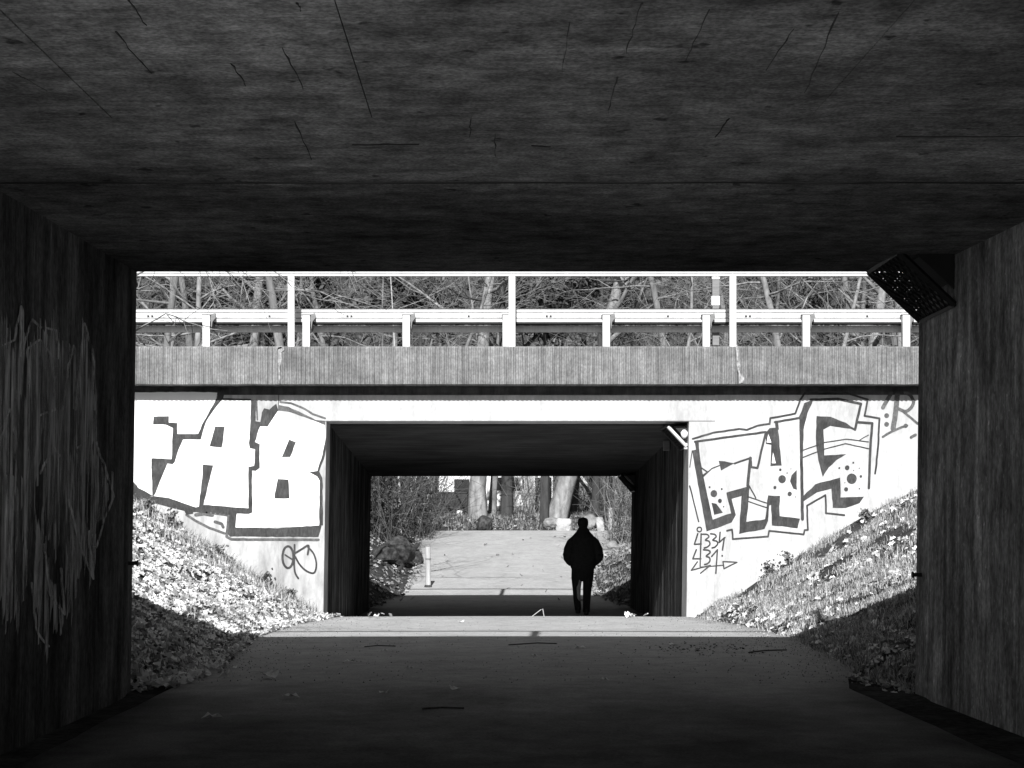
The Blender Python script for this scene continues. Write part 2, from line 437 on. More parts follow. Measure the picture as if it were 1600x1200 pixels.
# short seams where formwork panels met (mineral-stained ridges on the ceiling)
seams = [((180,50),(235,115)),((200,0),(228,40)),((362,100),(385,135)),((440,75),(475,140)),((460,190),(487,250)),
         ((735,182),(735,215)),((775,210),(773,245)),((890,35),(878,115)),((1002,5),(978,85)),((965,120),(950,178)),((1110,15),(1070,95)),
         ((1240,45),(1198,110)),((1310,20),(1258,145)),((1140,185),(1118,215)),((550,227),(655,226)),((20,112),(75,142)),((465,5),(472,18)),((830,228),(860,230)),((1400,214),(1600,214))]
def soffit_point(x, y):
    Y = 1.4448 / ((VY-y)/F - .032); return Vector((PX(x, Y), Y, sn(Y)))
rnd = random.Random(8)
for a, b in seams:
    p, q = soffit_point(*a), soffit_point(*b); d = (q-p).normalized(); n = Vector((-d.y, d.x, 0)); mb = MB()
    N_ = 9; pts = []
    for i in range(N_):
        t = i/(N_-1); c = p.lerp(q, t) + n*rnd.uniform(-.004, .004); w = max(.0005, rnd.uniform(-.0022, .0032))*(1-.5*t)
        pts.append((c-n*w, c+n*w))
    for i in range(N_-1):
        z = Vector((0,0,-.0015)); z2 = Vector((0,0,.012))
        mb.hexa([pts[i][0]+z, pts[i][1]+z, pts[i+1][1]+z, pts[i+1][0]+z, pts[i][0]+z2, pts[i][1]+z2, pts[i+1][1]+z2, pts[i+1][0]+z2])
    under(mb.build('formwork_seam', M['ghost_dark']), near)

# ------------------------------------------------------------------ second bridge with the painted walls
far = empty('underpass_bridge', (0, 28, -.4))
tag(far, 'sunlit concrete underpass with ribbed parapet and graffiti on its wing walls', 'bridge')
xl2 = lambda z: -2.41 + .016*(z-2.76)
xr2 = lambda z: 3.03 + .013*(z-2.76)
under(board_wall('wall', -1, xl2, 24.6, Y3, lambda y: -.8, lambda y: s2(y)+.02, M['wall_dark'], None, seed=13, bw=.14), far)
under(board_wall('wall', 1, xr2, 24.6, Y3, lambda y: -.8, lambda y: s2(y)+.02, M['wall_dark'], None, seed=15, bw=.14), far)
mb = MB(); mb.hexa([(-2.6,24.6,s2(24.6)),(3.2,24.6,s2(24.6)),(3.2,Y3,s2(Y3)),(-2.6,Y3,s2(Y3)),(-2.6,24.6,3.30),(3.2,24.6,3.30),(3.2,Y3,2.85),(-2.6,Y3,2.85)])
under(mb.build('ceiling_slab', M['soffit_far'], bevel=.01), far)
XJ = PX(435, Y2)
ZL = 2.76; ZT = PZ(617, Y2)
under(MB().box(-16, 16, Y2+.05, 24.59, ZT+.004, 3.28).build('slab_edge_shade', M['fascia_shade']), far)  # recessed strip, its dark colour standing in for the parapet's shadow
mb = MB(); mb.box(XJ+.004, 3.42, Y2, 24.597, ZL, ZT); under(mb.build('lintel_beam', M['white_wall'], bevel=.012), far)
zt = ZL-.004
mb = MB(); mb.hexa([(XJ-.0035,Y2+.003,-.8),(xl2(-.8),Y2+.003,-.8),(xl2(-.8),24.597,-.8),(XJ-.0035,24.597,-.8),(XJ-.0035,Y2+.003,zt),(xl2(zt),Y2+.003,zt),(xl2(zt),24.597,zt),(XJ-.0035,24.597,zt)])
under(mb.build('abutment_face', M['dirty_white'], bevel=.003), far)
mb = MB(); mb.box(-16, XJ-.004, Y2+.003, 24.597, -.8, ZT); under(mb.build('wing_wall', M['dirty_white']), far)
mb = MB(); mb.hexa([(xr2(-.8),Y2+.003,-.8),(3.416,Y2+.003,-.8),(3.416,24.597,-.8),(xr2(-.8),24.597,-.8),(xr2(zt),Y2+.003,zt),(3.416,Y2+.003,zt),(3.416,24.597,zt),(xr2(zt),24.597,zt)])
under(mb.build('abutment_face', M['white_wall'], bevel=.002), far)
mb = MB(); mb.box(3.417, 16, Y2+.003, 24.597, -.8, ZT); under(mb.build('wing_wall', M['white_wall']), far)
for (a, b) in ((-16, -3.05), (3.65, 16)):
    under(MB().box(a, b, 32.9, Y3-.003, -.8, 2.74).build('wing_wall', M['concrete']), far)
under(MB().box(-16, 16, 32.85, 33.74, 2.76, 3.36).build('parapet', M['parapet']), far)
# ribbed parapet panels
YP = 23.66
ZP0, ZP1 = PZ(600, YP), PZ(541, YP)
def ribbed(x0, x1, seed):
    rnd = random.Random(seed); mb = MB(); per = .068; pr = []
    x = x0
    while x < x1-1e-6:
        w = per*rnd.uniform(.93, 1.07)
        for t, dp in ((0, .015), (.14, .0), (.52, rnd.uniform(-.003, .003)), (.66, .015)):
            if x+w*t < x1: pr.append((x+w*t, YP+dp))
        x += w
    pr.append((x1, YP+.015))
    yb = 24.62
    for (ax, ay), (bx, by) in zip(pr, pr[1:]):
        c0, c1 = ZP1-.03, ZP1
        ja = .006*nz(ax, 0, 3, seed); jb = .006*nz(bx, 0, 3, seed)
        mb.quad((ax,ay,ZP0+ja), (bx,by,ZP0+jb), (bx,by,c0), (ax,ay,c0))
        mb.quad((ax,ay,c0), (bx,by,c0), (bx,YP+.02,c1), (ax,YP+.02,c1))
        mb.quad((ax,YP+.02,c1), (bx,YP+.02,c1), (bx,yb,c1), (ax,yb,c1))
        mb.quad((ax,ay,ZP0+ja), (ax,yb,ZP0), (bx,yb,ZP0), (bx,by,ZP0+jb))
        mb.quad((ax,yb,ZP0), (ax,yb,c1), (bx,yb,c1), (bx,yb,ZP0))
    for xx in (x0, x1):
        mb.quad((xx,YP+.018,ZP0), (xx,yb,ZP0), (xx,yb,ZP1), (xx,YP+.018,ZP1))
    return under(mb.build('parapet_panel', M['parapet'], fix=False), far)
J1, J2 = PX(437, YP), PX(1153, YP)
for k, (a, b) in enumerate(((-16, J1-.006), (J1+.006, J2-.006), (J2+.006, 16))): ribbed(a, b, 20+k)
for j_ in (J1, J2): under(MB().box(j_-.0055, j_+.0055, YP+.04, 24.6, ZP0+.004, ZP1-.02).build('joint_seal', M['black_metal']), far)
# broken edges at the joints
def spall(poly, name='spalled_patch'):
    Yq = YP-.004
    mb = MB().prism(poly, lambda p: (PX(p[0], Yq), Yq, PZ(p[1], Yq)), lambda p: (PX(p[0], Yq), Yq+.03, PZ(p[1], Yq)))
    return under(mb.build(name, M['spall']), far)
spall([(434,543),(444,541),(444,547),(439,551),(440,562),(437,574),(438,590),(436.5,600),(435,598),(435.5,580),(434,566),(435.5,552)])
spall([(1149,541),(1154,541),(1154,560),(1157,572),(1156,583),(1163,590),(1161,598),(1155,599),(1154,584),(1151,570),(1151,555)])
spall([(432,541.5),(441,540.5),(440,544),(434,546)], 'spalled_patch')

# ------------------------------------------------------------------ graffiti, painted films on the front face
G_LAYER = {'dark': .003, 'white': .006, 'top': .009}
def wallpt(p, off): return (PX(p[0], Y2), Y2+.003-off, PZ(p[1], Y2))
def stroke_polys(pts, w):
    """a polyline of width w as a chain of quads plus round joints"""
    out = []
    for (a, b) in zip(pts, pts[1:]):
        dx, dy = b[0]-a[0], b[1]-a[1]; l = math.hypot(dx, dy) or 1; nx, ny = -dy/l*w/2, dx/l*w/2
        out.append([(a[0]+nx,a[1]+ny),(b[0]+nx,b[1]+ny),(b[0]-nx,b[1]-ny),(a[0]-nx,a[1]-ny)])
    for p in pts: out.append([(p[0]+w/2*math.cos(t*math.pi/4), p[1]+w/2*math.sin(t*math.pi/4)) for t in range(8)])
    return out
def ragged(poly, amp, step):
    """slightly unsteady edges, as sprayed by hand"""
    res = []
    for a, b in zip(poly, poly[1:]+poly[:1]):
        l = math.hypot(b[0]-a[0], b[1]-a[1]); n = max(1, int(l/step))
        for i in range(n):
            t = i/n; x, y = a[0]+(b[0]-a[0])*t, a[1]+(b[1]-a[1])*t
            res.append((x+amp*nz(x, y, .05, 1), y+amp*nz(x, y, .05, 9)))
    return res
def paint(name, conv, polys=(), strokes=(), dots=(), m='graffiti_dark', off=.003, amp=4, step=30, parent=None, pt=None, smooth=False):
    mb = MB(); k = 0; pt = pt or wallpt
    def flat(poly):
        nonlocal k
        o_ = off + k*.000012; k += 1
        c = [conv(p) for p in poly]
        tris = tessellate_polygon([[Vector((p[0], p[1], 0)) for p in c]])
        n = len(mb.v); mb.v.extend(tuple(pt(p, o_)) for p in c)
        for t in tris: mb.f.append((n+t[0], n+t[1], n+t[2]))
    for p in polys: flat(ragged(p, amp, step))
    for pts, w in strokes:
        w = w*1.3 if w < 12 else w
        if smooth:
            q_ = [pts[0]]+list(pts)+[pts[-1]]; new = []
            for i in range(1, len(q_)-2):
                a0, a1, a2, a3 = [Vector(v) for v in q_[i-1:i+3]]
                for j in range(5):
                    t = j/5; new.append(tuple(.5*((2*a1)+(a2-a0)*t+(2*a0-5*a1+4*a2-a3)*t*t+(3*a1-a0-3*a2+a3)*t**3)))
            pts = new+[pts[-1]]
        pp = []
        for a, b in zip(pts, pts[1:]):
            n = max(1, int(math.hypot(b[0]-a[0], b[1]-a[1])/step))
            pp += [(a[0]+(b[0]-a[0])*i/n, a[1]+(b[1]-a[1])*i/n) for i in range(n)]
        pp.append(pts[-1])
        pp = [(x+amp*.6*nz(x, y, .05, 1), y+amp*.6*nz(x, y, .05, 9)) for x, y in pp]
        for q in stroke_polys(pp, w): flat(q)
    for x, y, r in dots: flat([(x+r*math.cos(t*math.pi/8), y+r*1.02*math.sin(t*math.pi/8)) for t in range(16)])
    o = mb.build(name, M[m], fix=False)
    if name != 'graffiti_fill': o['kind'] = 'stuff'
    return under(o, parent or far)
c1 = lambda p: (200+p[0]/4.706, 590+p[1]/4.706)
c2 = lambda p: (1060+p[0]/4.2105, 600+p[1]/4.2105)
c3 = lambda p: (1060+p[0]/4.2105, 780+p[1]/4.2105)
c7 = lambda p: (190+p[0]/4, 770+p[1]/4)
# left piece: three white block letters outlined in grey
paint('graffiti_fill', c1, polys=[
    [(-150,110),(500,105),(655,110),(650,150),(690,165),(905,170),(930,330),(1000,350),(1100,245),(1320,300),(1445,350),(1455,500),(1405,690),(1425,760),(1425,1090),(790,1105),(800,990),(880,970),(560,945),(500,965),(200,880),(30,790),(-150,700)]],
    m='graffiti_white', off=.002)
paint('graffiti_outline', c1, polys=[
    [(190,285),(300,285),(300,330),(362,335),(362,415),(515,415),(545,345),(590,260),(655,150),(665,95),(712,95),(700,150),(640,225),(575,320),(550,400),(535,455),(405,455),(370,530),(345,620),(330,635),(290,632),(200,850),(180,885),(170,600),(180,590),(320,600),(330,370),(280,345),(185,345)],
    [(640,360),(712,362),(690,515),(600,505)],
    [(550,638),(625,645),(610,715),(555,935),(520,960),(545,740)],
    [(905,165),(940,165),(938,320),(975,325),(985,255),(1000,225),(1040,235),(1090,190),(1105,240),(1060,310),(1025,360),(970,355),(935,475),(968,490),(968,665),(940,685),(912,685),(915,990),(890,1003),(800,1000),(788,1102),(1100,1107),(1405,1087),(1425,1090),(1400,1172),(750,1168),(735,1150),(745,1010),(550,997),(500,988),(470,990),(430,985),(200,925),(130,960),(35,885),(35,790),(190,870),(300,885),(500,955),(560,935),(885,960),(885,655),(930,650),(935,525),(895,520),(890,480),(900,320)],
    [(1185,455),(1235,475),(1195,585),(1132,585)],
    [(1100,745),(1180,750),(1188,890),(1075,890)],
    [(1455,440),(1462,480),(1440,600),(1405,690),(1430,740),(1435,1085),(1405,1095),(1410,760),(1390,725),(1330,695),(1390,685),(1420,600)],
    [(400,950),(470,950),(480,1000),(430,1010)]],
    strokes=[([(700,158),(900,162)], 12), ([(-150,640),(35,830)], 95)], off=.005)
paint('graffiti_shadow', c1, polys=[[(1105,200),(1180,215),(1290,265),(1380,310),(1450,318),(1450,347),(1330,303),(1200,258),(1105,243)]],
      strokes=[([(1120,180),(1200,190),(1300,230),(1360,270),(1450,300)], 16), ([(430,1010),(500,1055),(600,1105),(710,1145)], 18), ([(740,1020),(725,1170),(760,1190),(1400,1192)], 20),
               ([(500,1010),(560,1000),(620,1012)], 26), ([(640,1060),(690,1075),(700,1100)], 22), ([(945,170),(952,310)], 10), ([(480,975),(740,1015)], 14)],
      m='graffiti_mid', off=.0035)
# small tag under it
paint('graffiti_tag', c7, strokes=[([(1040+34*math.cos(t*.42), 402+68*math.sin(t*.42)) for t in range(16)], 11), ([(1022,388),(1066,416)], 8),
      ([(1081,325),(1081,380),(1078,440),(1085,500),(1105,535)], 9), ([(1082,378),(1130,350),(1168,330),(1163,385)], 13),
      ([(1165,340),(1200,380),(1217,440),(1210,490),(1190,502),(1150,485),(1115,450),(1085,400)], 9)], amp=1.5, off=.003, smooth=True)
# right piece
paint('graffiti_outline', c2, polys=[
    [(110,378),(132,385),(150,540),(225,892),(345,850),(378,862),(352,912),(185,970),(90,440),(115,430)],
    [(265,505),(370,520),(280,570)],
    [(315,715),(470,670),(460,780),(447,905),(570,890),(590,735),(668,735),(665,868),(800,885),(785,948),(615,930),(610,795),(598,800),(590,900),(565,955),(400,985),(415,735),(350,755),(378,862),(350,862)],
    [(575,318),(600,290),(655,285),(680,535),(605,540),(612,400),(575,395)],
    [(635,250),(655,250),(662,300),(640,300)],
    [(795,212),(830,125),(890,100),(850,190),(825,300),(818,460),(803,460)],
    [(910,212),(1000,215),(1100,255),(1160,300),(1000,275),(955,300),(962,470),(1105,462),(1040,500),(990,550),(950,612),(920,500),(903,370)],
    [(820,740),(900,660),(1065,615),(1068,745),(1220,742),(1190,785),(1100,815),(1015,815),(1005,690),(910,715),(820,775)],
    [(778,568),(745,600),(735,640),(755,688),(778,695)], [(218,780),(250,790),(292,845),(235,860)]],
    strokes=[([(110,380),(360,345),(575,316)], 15), ([(575,318),(520,552),(480,547),(475,487)], 15), ([(370,522),(475,487)], 13), ([(475,487),(455,670)], 20),
             ([(635,250),(800,222)], 15), ([(806,230),(816,890)], 20), ([(870,104),(1050,98),(1200,130),(1162,300)], 17), ([(1162,300),(1080,262)], 10),
             ([(1180,252),(1275,258),(1262,430),(1253,685)], 17),
             ([(95,360),(230,320),(400,295),(450,300),(520,275),(600,262),(605,225),(770,195),(800,105),(830,62),(960,50),(1100,57),(1245,102),(1225,210),(1322,225),(1315,400),(1295,590)], 10),
             ([(320,965),(352,958),(358,1020),(590,1003),(597,965),(825,990),(830,960),(852,960),(845,800),(968,730),(972,850),(1092,862)], 9),
             ([(75,670),(133,905)], 7), ([(820,435),(960,385),(1100,362),(1250,380)], 5), ([(820,482),(960,427),(1100,392),(1250,425)], 5), ([(1190,370),(1250,335)], 4),
             ([(165,605),(220,555),(270,535)], 5), ([(455,740),(580,782)], 5), ([(460,772),(580,812)], 5), ([(465,670),(510,750)], 6), ([(150,550),(190,578)], 6), ([(160,600),(190,578)], 5),
             ([(75,545),(90,440)], 5)],
    dots=[(682,625,25),(732,722,14),(670,563,8),(635,680,10),(233,720,22),(273,768,13),(205,678,6),(285,690,6),(1140,622,33),(1110,550,15),(1150,517,6),(1058,552,6),(1103,692,13),(1200,607,8),(1190,688,4),(715,585,4),(740,558,3),(297,806,4),(770,742,3),(1190,553,3),(1153,568,3),(1095,648,3)])
paint('graffiti_fill', c2, polys=[[(592,330),(611,384),(580,384)]], m='graffiti_white', off=.007, amp=1)
paint('graffiti_fill', c2, polys=[[(622,450),(640,521),(614,521)]], m='graffiti_white', off=.007, amp=1)
paint('graffiti_tag', c2, strokes=[([(1440,70),(1430,180),(1412,295)], 34), ([(1345,348),(1410,310),(1505,272)], 16), ([(1470,175),(1520,215),(1575,262)], 16),
      ([(1440,160),(1500,180),(1545,130),(1530,80),(1490,55)], 22), ([(1345,155),(1400,60)], 26), ([(1530,350),(1560,335)], 20)], dots=[(1370,208,16),(1370,265,16),(1495,275,14)], m='graffiti_mid', amp=3, smooth=True)
paint('graffiti_tag', c2, strokes=[([(138+15*math.cos(t*.8), 957+15*math.sin(t*.8)) for t in range(9)], 7),
      ([(158,988),(190,990),(200,1006),(178,1026),(200,1034),(207,1054),(190,1072),(170,1078)], 8), ([(212,985),(240,990),(248,1006),(226,1026),(252,1034),(258,1052),(240,1072),(222,1078)], 8),
      ([(165,1090),(198,1094),(208,1108),(184,1132),(204,1142),(207,1164),(190,1182),(172,1187)], 8)], dots=[(288,1130,6),(306,1010,5)], amp=1, step=12, smooth=True)
paint('graffiti_tag', c2, strokes=[([(128,985),(105,1055),(150,1052)], 8), ([(150,985),(146,1085)], 8), ([(275,975),(268,1042),(302,1012),(290,1092)], 8),
      ([(118,1090),(95,1150),(148,1150)], 8), ([(146,1085),(143,1200)], 7), ([(218,1135),(257,1090),(246,1245)], 8)], amp=1.5)
paint('graffiti_tag', c3, strokes=[([(125,412),(85,468),(210,435),(145,487)], 7), ([(150,447),(290,435)], 6), ([(293,410),(385,415),(300,457),(293,410)], 7)], amp=1.5)

# faded, buffed-over graffiti on the left wall of the near bridge; y pixels run along the wall
def ghost(pts, w, m, k):
    def pt(p, o_):
        Y = (-2.44)*F/(min(p[0], 200)-VX); z = PZ(p[1], Y); return (xl1(z)+.002+o_, Y, z)
    polys = stroke_polys(pts, w) if w else [pts]
    return paint('faded_graffiti', lambda p: p, polys=polys, m=m, off=.002+k*.0016, amp=2.5, step=10, parent=near, pt=pt)
for k_, q_ in enumerate([
    [(-60,560),(-30,500),(5,480),(20,555),(32,470),(38,520),(30,690),(20,800),(8,960),(-30,860),(-60,800)],
    [(40,540),(60,510),(85,515),(92,600),(70,660),(60,760),(44,900),(34,800),(38,640)],
    [(66,540),(110,520),(118,640),(104,760),(90,880),(70,830),(66,700)],
    [(112,560),(125,505),(140,545),(148,560),(152,720),(130,760),(116,700)],
    [(104,700),(152,690),(178,772),(155,850),(120,860),(100,800)],
    [(112,800),(150,830),(152,910),(132,880),(108,955),(100,880)],
    [(50,820),(66,800),(86,930),(104,960),(72,1010),(54,960)],
    [(2,760),(24,740),(44,880),(30,1000),(8,980)]]):
    rg = random.Random(k_); mbg = MB(); x = min(p[0] for p in q_)
    while x < max(p[0] for p in q_):
        w = rg.uniform(1.2, 3.6); cut = []
        for a, b in zip(q_, q_[1:]+q_[:1]):
            if (a[0]-x)*(b[0]-x) < 0: cut.append(a[1]+(b[1]-a[1])*(x-a[0])/(b[0]-a[0]))
        cut.sort()
        for y0, y1 in zip(cut[::2], cut[1::2]):
            y0 += rg.gauss(0, 14); y1 += rg.gauss(0, 20)
            if y1-y0 < 12 or rg.random() < .12: continue
            e = min(26, (y1-y0)*.3)
            for pl in ([(x,y0),(x+w,y0+e*rg.random()),(x+w,y1-e*rg.random()),(x,y1)],):
                n = len(mbg.v)
                for (px, py) in pl:
                    Y = (-2.44)*F/(min(px, 200)-VX); z = PZ(py, Y); mbg.v.append((xl1(z)+.004+k_*.0009, Y, z))
                mbg.f.append((n, n+1, n+2, n+3))
        x += w*.96
    og = mbg.build('faded_graffiti', M['ghost'], fix=False); og['kind'] = 'stuff'; under(og, near)
for s_ in ([(30,556),(46,500),(60,512),(84,516),(90,560)], [(44,600),(40,545),(62,530),(80,560),(84,640),(60,650)], [(70,850),(82,930),(104,960),(98,890)], [(150,690),(165,735),(178,775),(164,815),(152,855)], [(0,540),(20,530),(28,480),(32,560)],
           [(108,780),(126,850),(148,905),(140,830)], [(52,910),(62,990),(80,1010)], [(118,640),(122,560),(128,505),(142,548),(146,640)], [(96,640),(104,580),(112,540)], [(0,690),(14,640),(26,690),(24,800)], [(64,740),(84,700),(100,720)], [(120,700),(134,690),(136,740)]):
    ghost(s_, 3.4, 'ghost_line', 5)

# ------------------------------------------------------------------ railings of both bridges
SP = 345*23.85/F; X0 = PX(455, 23.85)
def handrail(Yc, zbase, label, dx=0.0):
    root = empty('handrail', (0, Yc, zbase)); tag(root, label, 'railing', 'handrails along the bridge edges')
    MB().box(-16, 16, -.035, .035, 1.065, 1.10).build('top_rail', M['galv'], root, bevel=.006)
    MB().box(-16, 16, -.03, .025, 1.108, 1.145).build('top_rail_cap', M['galv'], root, bevel=.006)
    post = None
    for k in range(-3, 5):
        x = X0 + k*SP + dx
        if abs(x) > 15.6: continue
        if post is None:
            mb = MB().box(-.05, .05, -.03, .03, -.0, 1.063); mb.box(-.075, .075, -.05, .05, .002, .014)
            post = mb.build('post', M['galv'], root, bevel=.005); post.location.x = x
        else:
            c = post.copy(); col.objects.link(c); c.parent = root; c.location.x = x
    return root
handrail(23.86, ZP1, 'pale steel handrail with wide-spaced posts on the ribbed parapet, facing the viewer')
handrail(11.30, 4.06, 'pale steel handrail on top of the near bridge, shadow lines on the path', -.2)
handrail(33.55, 3.36, 'pale steel handrail on the far edge of the second bridge', -.34)

def guardrail(Yc, zb, label, sgn=1, dx=0.0):
    root = empty('guardrail', (0, Yc, zb)); tag(root, label, 'guardrail', 'guardrails behind the handrails')
    z = lambda y: PZ(y, 24.45) - ZP1
    prof = [(.10, z(482)), (.10, z(487)), (.125, z(488)), (.10, z(490)), (.10, z(496)), (.13, z(497)), (.10, z(498.5)), (.10, z(503)), (.27, z(503)), (.27, z(482))]
    mb = MB(); mb.prism(prof, lambda p: (-16, sgn*p[0], p[1]), lambda p: (16, sgn*p[0], p[1]))
    mb.build('beam', M['galv'], root)
    MB().box(-16, 16, *sorted((sgn*.112, sgn*.285)), z(505.2), z(503.2)).build('beam_underside_shade', M['black_metal'], root)  # black strip painting in the shade under the beam
    MB().box(-16, 16, *sorted((sgn*.30, sgn*.34)), z(516.5), z(506)).build('lower_beam', M['galv'], root)
    bolt = None
    for k in range(-8, 12):
        for dx_ in (.62, .68) if k % 2 else (.95,):
            x = PX(323, 24.4) + k*156*24.4/F + dx_ + dx
            if abs(x) > 15.5: continue
            if bolt is None: bolt = MB().box(-.016, .016, *sorted((sgn*.085, sgn*.101)), z(494.6), z(492.6)).build('bolt', M['black_metal'], root); bolt.location.x = x
            else:
                c = bolt.copy(); col.objects.link(c); c.parent = root; c.location.x = x
    sp = 156*24.4/F; x0 = PX(323, 24.4); post = None
    for k in range(-8, 12):
        x = x0 + k*sp + dx
        if abs(x) > 15.7: continue
        if post is None:
            mb = MB(); mb.box(-.055, .055, -.012, .0, -.05, z(494)); mb.box(-.055, -.043, 0, sgn*.09, -.05, z(494)) if sgn > 0 else mb.box(-.055, -.043, -.09, 0, -.05, z(494))
            post = mb.build('post', M['galv'], root); post.location.x = x
            mb = MB(); mb.box(-.07, .07, min(0, sgn*.095), max(.004, sgn*.095), z(493.6), z(492)); br = mb.build('bracket', M['galv_grey'], root); br.location.x = x
            mb = MB(); mb.prism([(.06,z(492)),(.13,z(490)),(.14,z(497)),(.09,z(504)),(.075,z(516)),(.06,z(500))], lambda p: (p[0], sgn*.02, p[1]), lambda p: (p[0], sgn*.26, p[1])); sp_ = mb.build('spacer', M['galv_grey'], root); sp_.location.x = x
        else:
            for src in (post, br, sp_):
                c = src.copy(); col.objects.link(c); c.parent = root; c.location.x = x
    return root
guardrail(24.36, ZP1, 'galvanised box-beam guardrail with close-set posts behind the handrail of the second bridge')
guardrail(10.90, 4.06, 'galvanised guardrail on top of the near bridge above the view', -1, .7)

# delineator post by the guardrail
dl = empty('delineator_post', (PX(1118, 24.75), 24.75, 4.3)); tag(dl, 'dark roadside marker post with a white block, next to the right handrail post', 'marker post')
zz = lambda y: PZ(y, 24.75)-4.3
MB().box(-.05, .05, -.04, .04, zz(540), zz(478.5)).build('foot', M['galv_grey'], dl)
MB().box(-.068, .062, -.05, .05, zz(478), zz(463)).build('white_block', M['graffiti_white'], dl, bevel=.012)
MB().box(-.055, .05, -.045, .045, zz(462.7), zz(437.3)).build('dark_band', M['galv_grey'], dl)
MB().box(-.06, .058, -.05, .05, zz(437), zz(428)).build('cap', M['graffiti_white'], dl, bevel=.01)

# ------------------------------------------------------------------ caged corner lamps under the ceilings
def corner_lamp(loc, frame_mat, label, depth=.8, w=.37, h=.35):
    """triangular cage between ceiling and right-hand wall; origin in the corner, far end at y = 0, near end at y = -depth"""
    root = empty('corner_lamp', loc); tag(root, label, 'lamp', 'caged lamps in the ceiling corners')
    A, B, C = Vector((-w,0,-.01)), Vector((-.012,0,-h)), Vector((-.012,0,-.01))
    D = Vector((0,-depth,0))
    def bar(p, q, r=.016): return MB().tube([p, q], r, 4)
    for (p, q) in ((A, B), (A+D, B+D)): bar(p, q, .022).build('end_frame', frame_mat, root)
    for p in (A, B): bar(p, p+D, .018).build('edge_rail', M['black_metal'], root)
    # expanded-metal grille on the slanting face and across the far end
    mb = MB(); n = 9
    for i in range(-n, n+8):
        for sg in (1, -1):
            t0 = i/n; pts = []
            for k in range(13):
                u = k/12; t = t0 + sg*u*.55 if sg > 0 else t0 + .55 - u*.55
                if 0 <= t <= 1: pts.append(A.lerp(B, u) + D*t)
            if len(pts) > 1: mb.tube(pts, .008, 3, False)
    mb.build('grille', M['black_metal'], root)
    mb = MB(); n = 11
    for i in range(-n, 2*n):
        for sg in (1, -1):
            pts = []
            for k in range(25):
                u = k/24; v = (i/n + sg*u)
                if v >= 0 and u >= 0 and u+v <= 1: pts.append(C + (A-C)*u + (B-C)*v)
            if len(pts) > 1: mb.tube([pts[0], pts[-1]], .0105, 3, False)
    mb.build('end_grille', M['black_metal'], root)
    hb = MB(); hb.prism([(-.20,-.02),(-.02,-.02),(-.02,-.2)], lambda p: (p[0], -.16, p[1]), lambda p: (p[0], -depth+.03, p[1]))
    hb.build('housing', M['black_metal'], root)
    # back plate at the end towards the viewer
    MB().prism([(-w+.1,-.012),(-.012,-.012),(-.012,-h+.1)], lambda p: (p[0], -depth+.0, p[1]), lambda p: (p[0], -depth+.02, p[1])).build('end_plate', M['black_metal'], root)
    return root
corner_lamp((xr1(2.7), 11.02, sn(11.02)), M['black_metal'], 'large black wire-caged lamp in the upper right corner of the near underpass')
l2 = corner_lamp((xr2(2.6), 24.95, s2(24.95)), M['black_metal'], 'caged lamp with sunlit pale front bar, at the mouth of the second underpass', w=.31, h=.33)
# its end facing the viewer catches the sun
mb = MB().tube([Vector((-.30,-.815,-.02)), Vector((-.02,-.815,-.32))], .026, 6); mb.build('front_bar', M['pale_metal'], l2)
MB().tube([Vector((-.025,-.79,-.36)), Vector((-.025,-.79,-.27))], .03, 6).build('clamp', M['pale_metal'], l2)
mb = MB(); mb.tube([Vector((-.05,-.82,-.20)), Vector((-.05,-.82,-.16)), Vector((-.055,-.82,-.11)), Vector((-.055,-.82,-.07))], [.02,.05,.055,.02], 10); mb.build('bulb_cover', M['graffiti_white'], l2, smooth=True)
corner_lamp((xr2(2.1), 33.30, s2(33.30)), M['black_metal'], 'small dark caged lamp at the far end of the second underpass', w=.29, h=.33)
jb = MB().box(-.1, 0, -.06, .06, 0, .16).build('junction_box', M['galv_grey'], bevel=.01); jb.location = (xr2(2.4)-.012, 26.45, PZ(704, 26.45))
tag(jb, 'small grey junction box high on the right wall inside the second underpass', 'junction box')

# small black pegs at wall edges
def peg(x, y, z, sgn, label):
    mb = MB(); mb.box(min(0, sgn*.055), max(0, sgn*.055), -.02, .02, -.013, .013); mb.tube([(sgn*.055,0,0),(sgn*.065,0,0)], .022, 8)
    o = mb.build('wall_peg', M['black_metal']); o.location = (x, y, z); tag(o, label, 'peg', 'pegs sticking out of the underpass walls')
peg(xr1(1.0)-.02+.02, 10.98, PZ(898, 10.98), -1, 'short black peg on the near right wall above the grassy bank')
peg(xl1(1.0), 10.98, PZ(880, 10.98), 1, 'short black peg on the near left wall beside the leafy bank')
peg(xl2(.5), 33.3, PZ(884, 33.3), 1, 'tiny black peg at the far left edge of the second underpass')

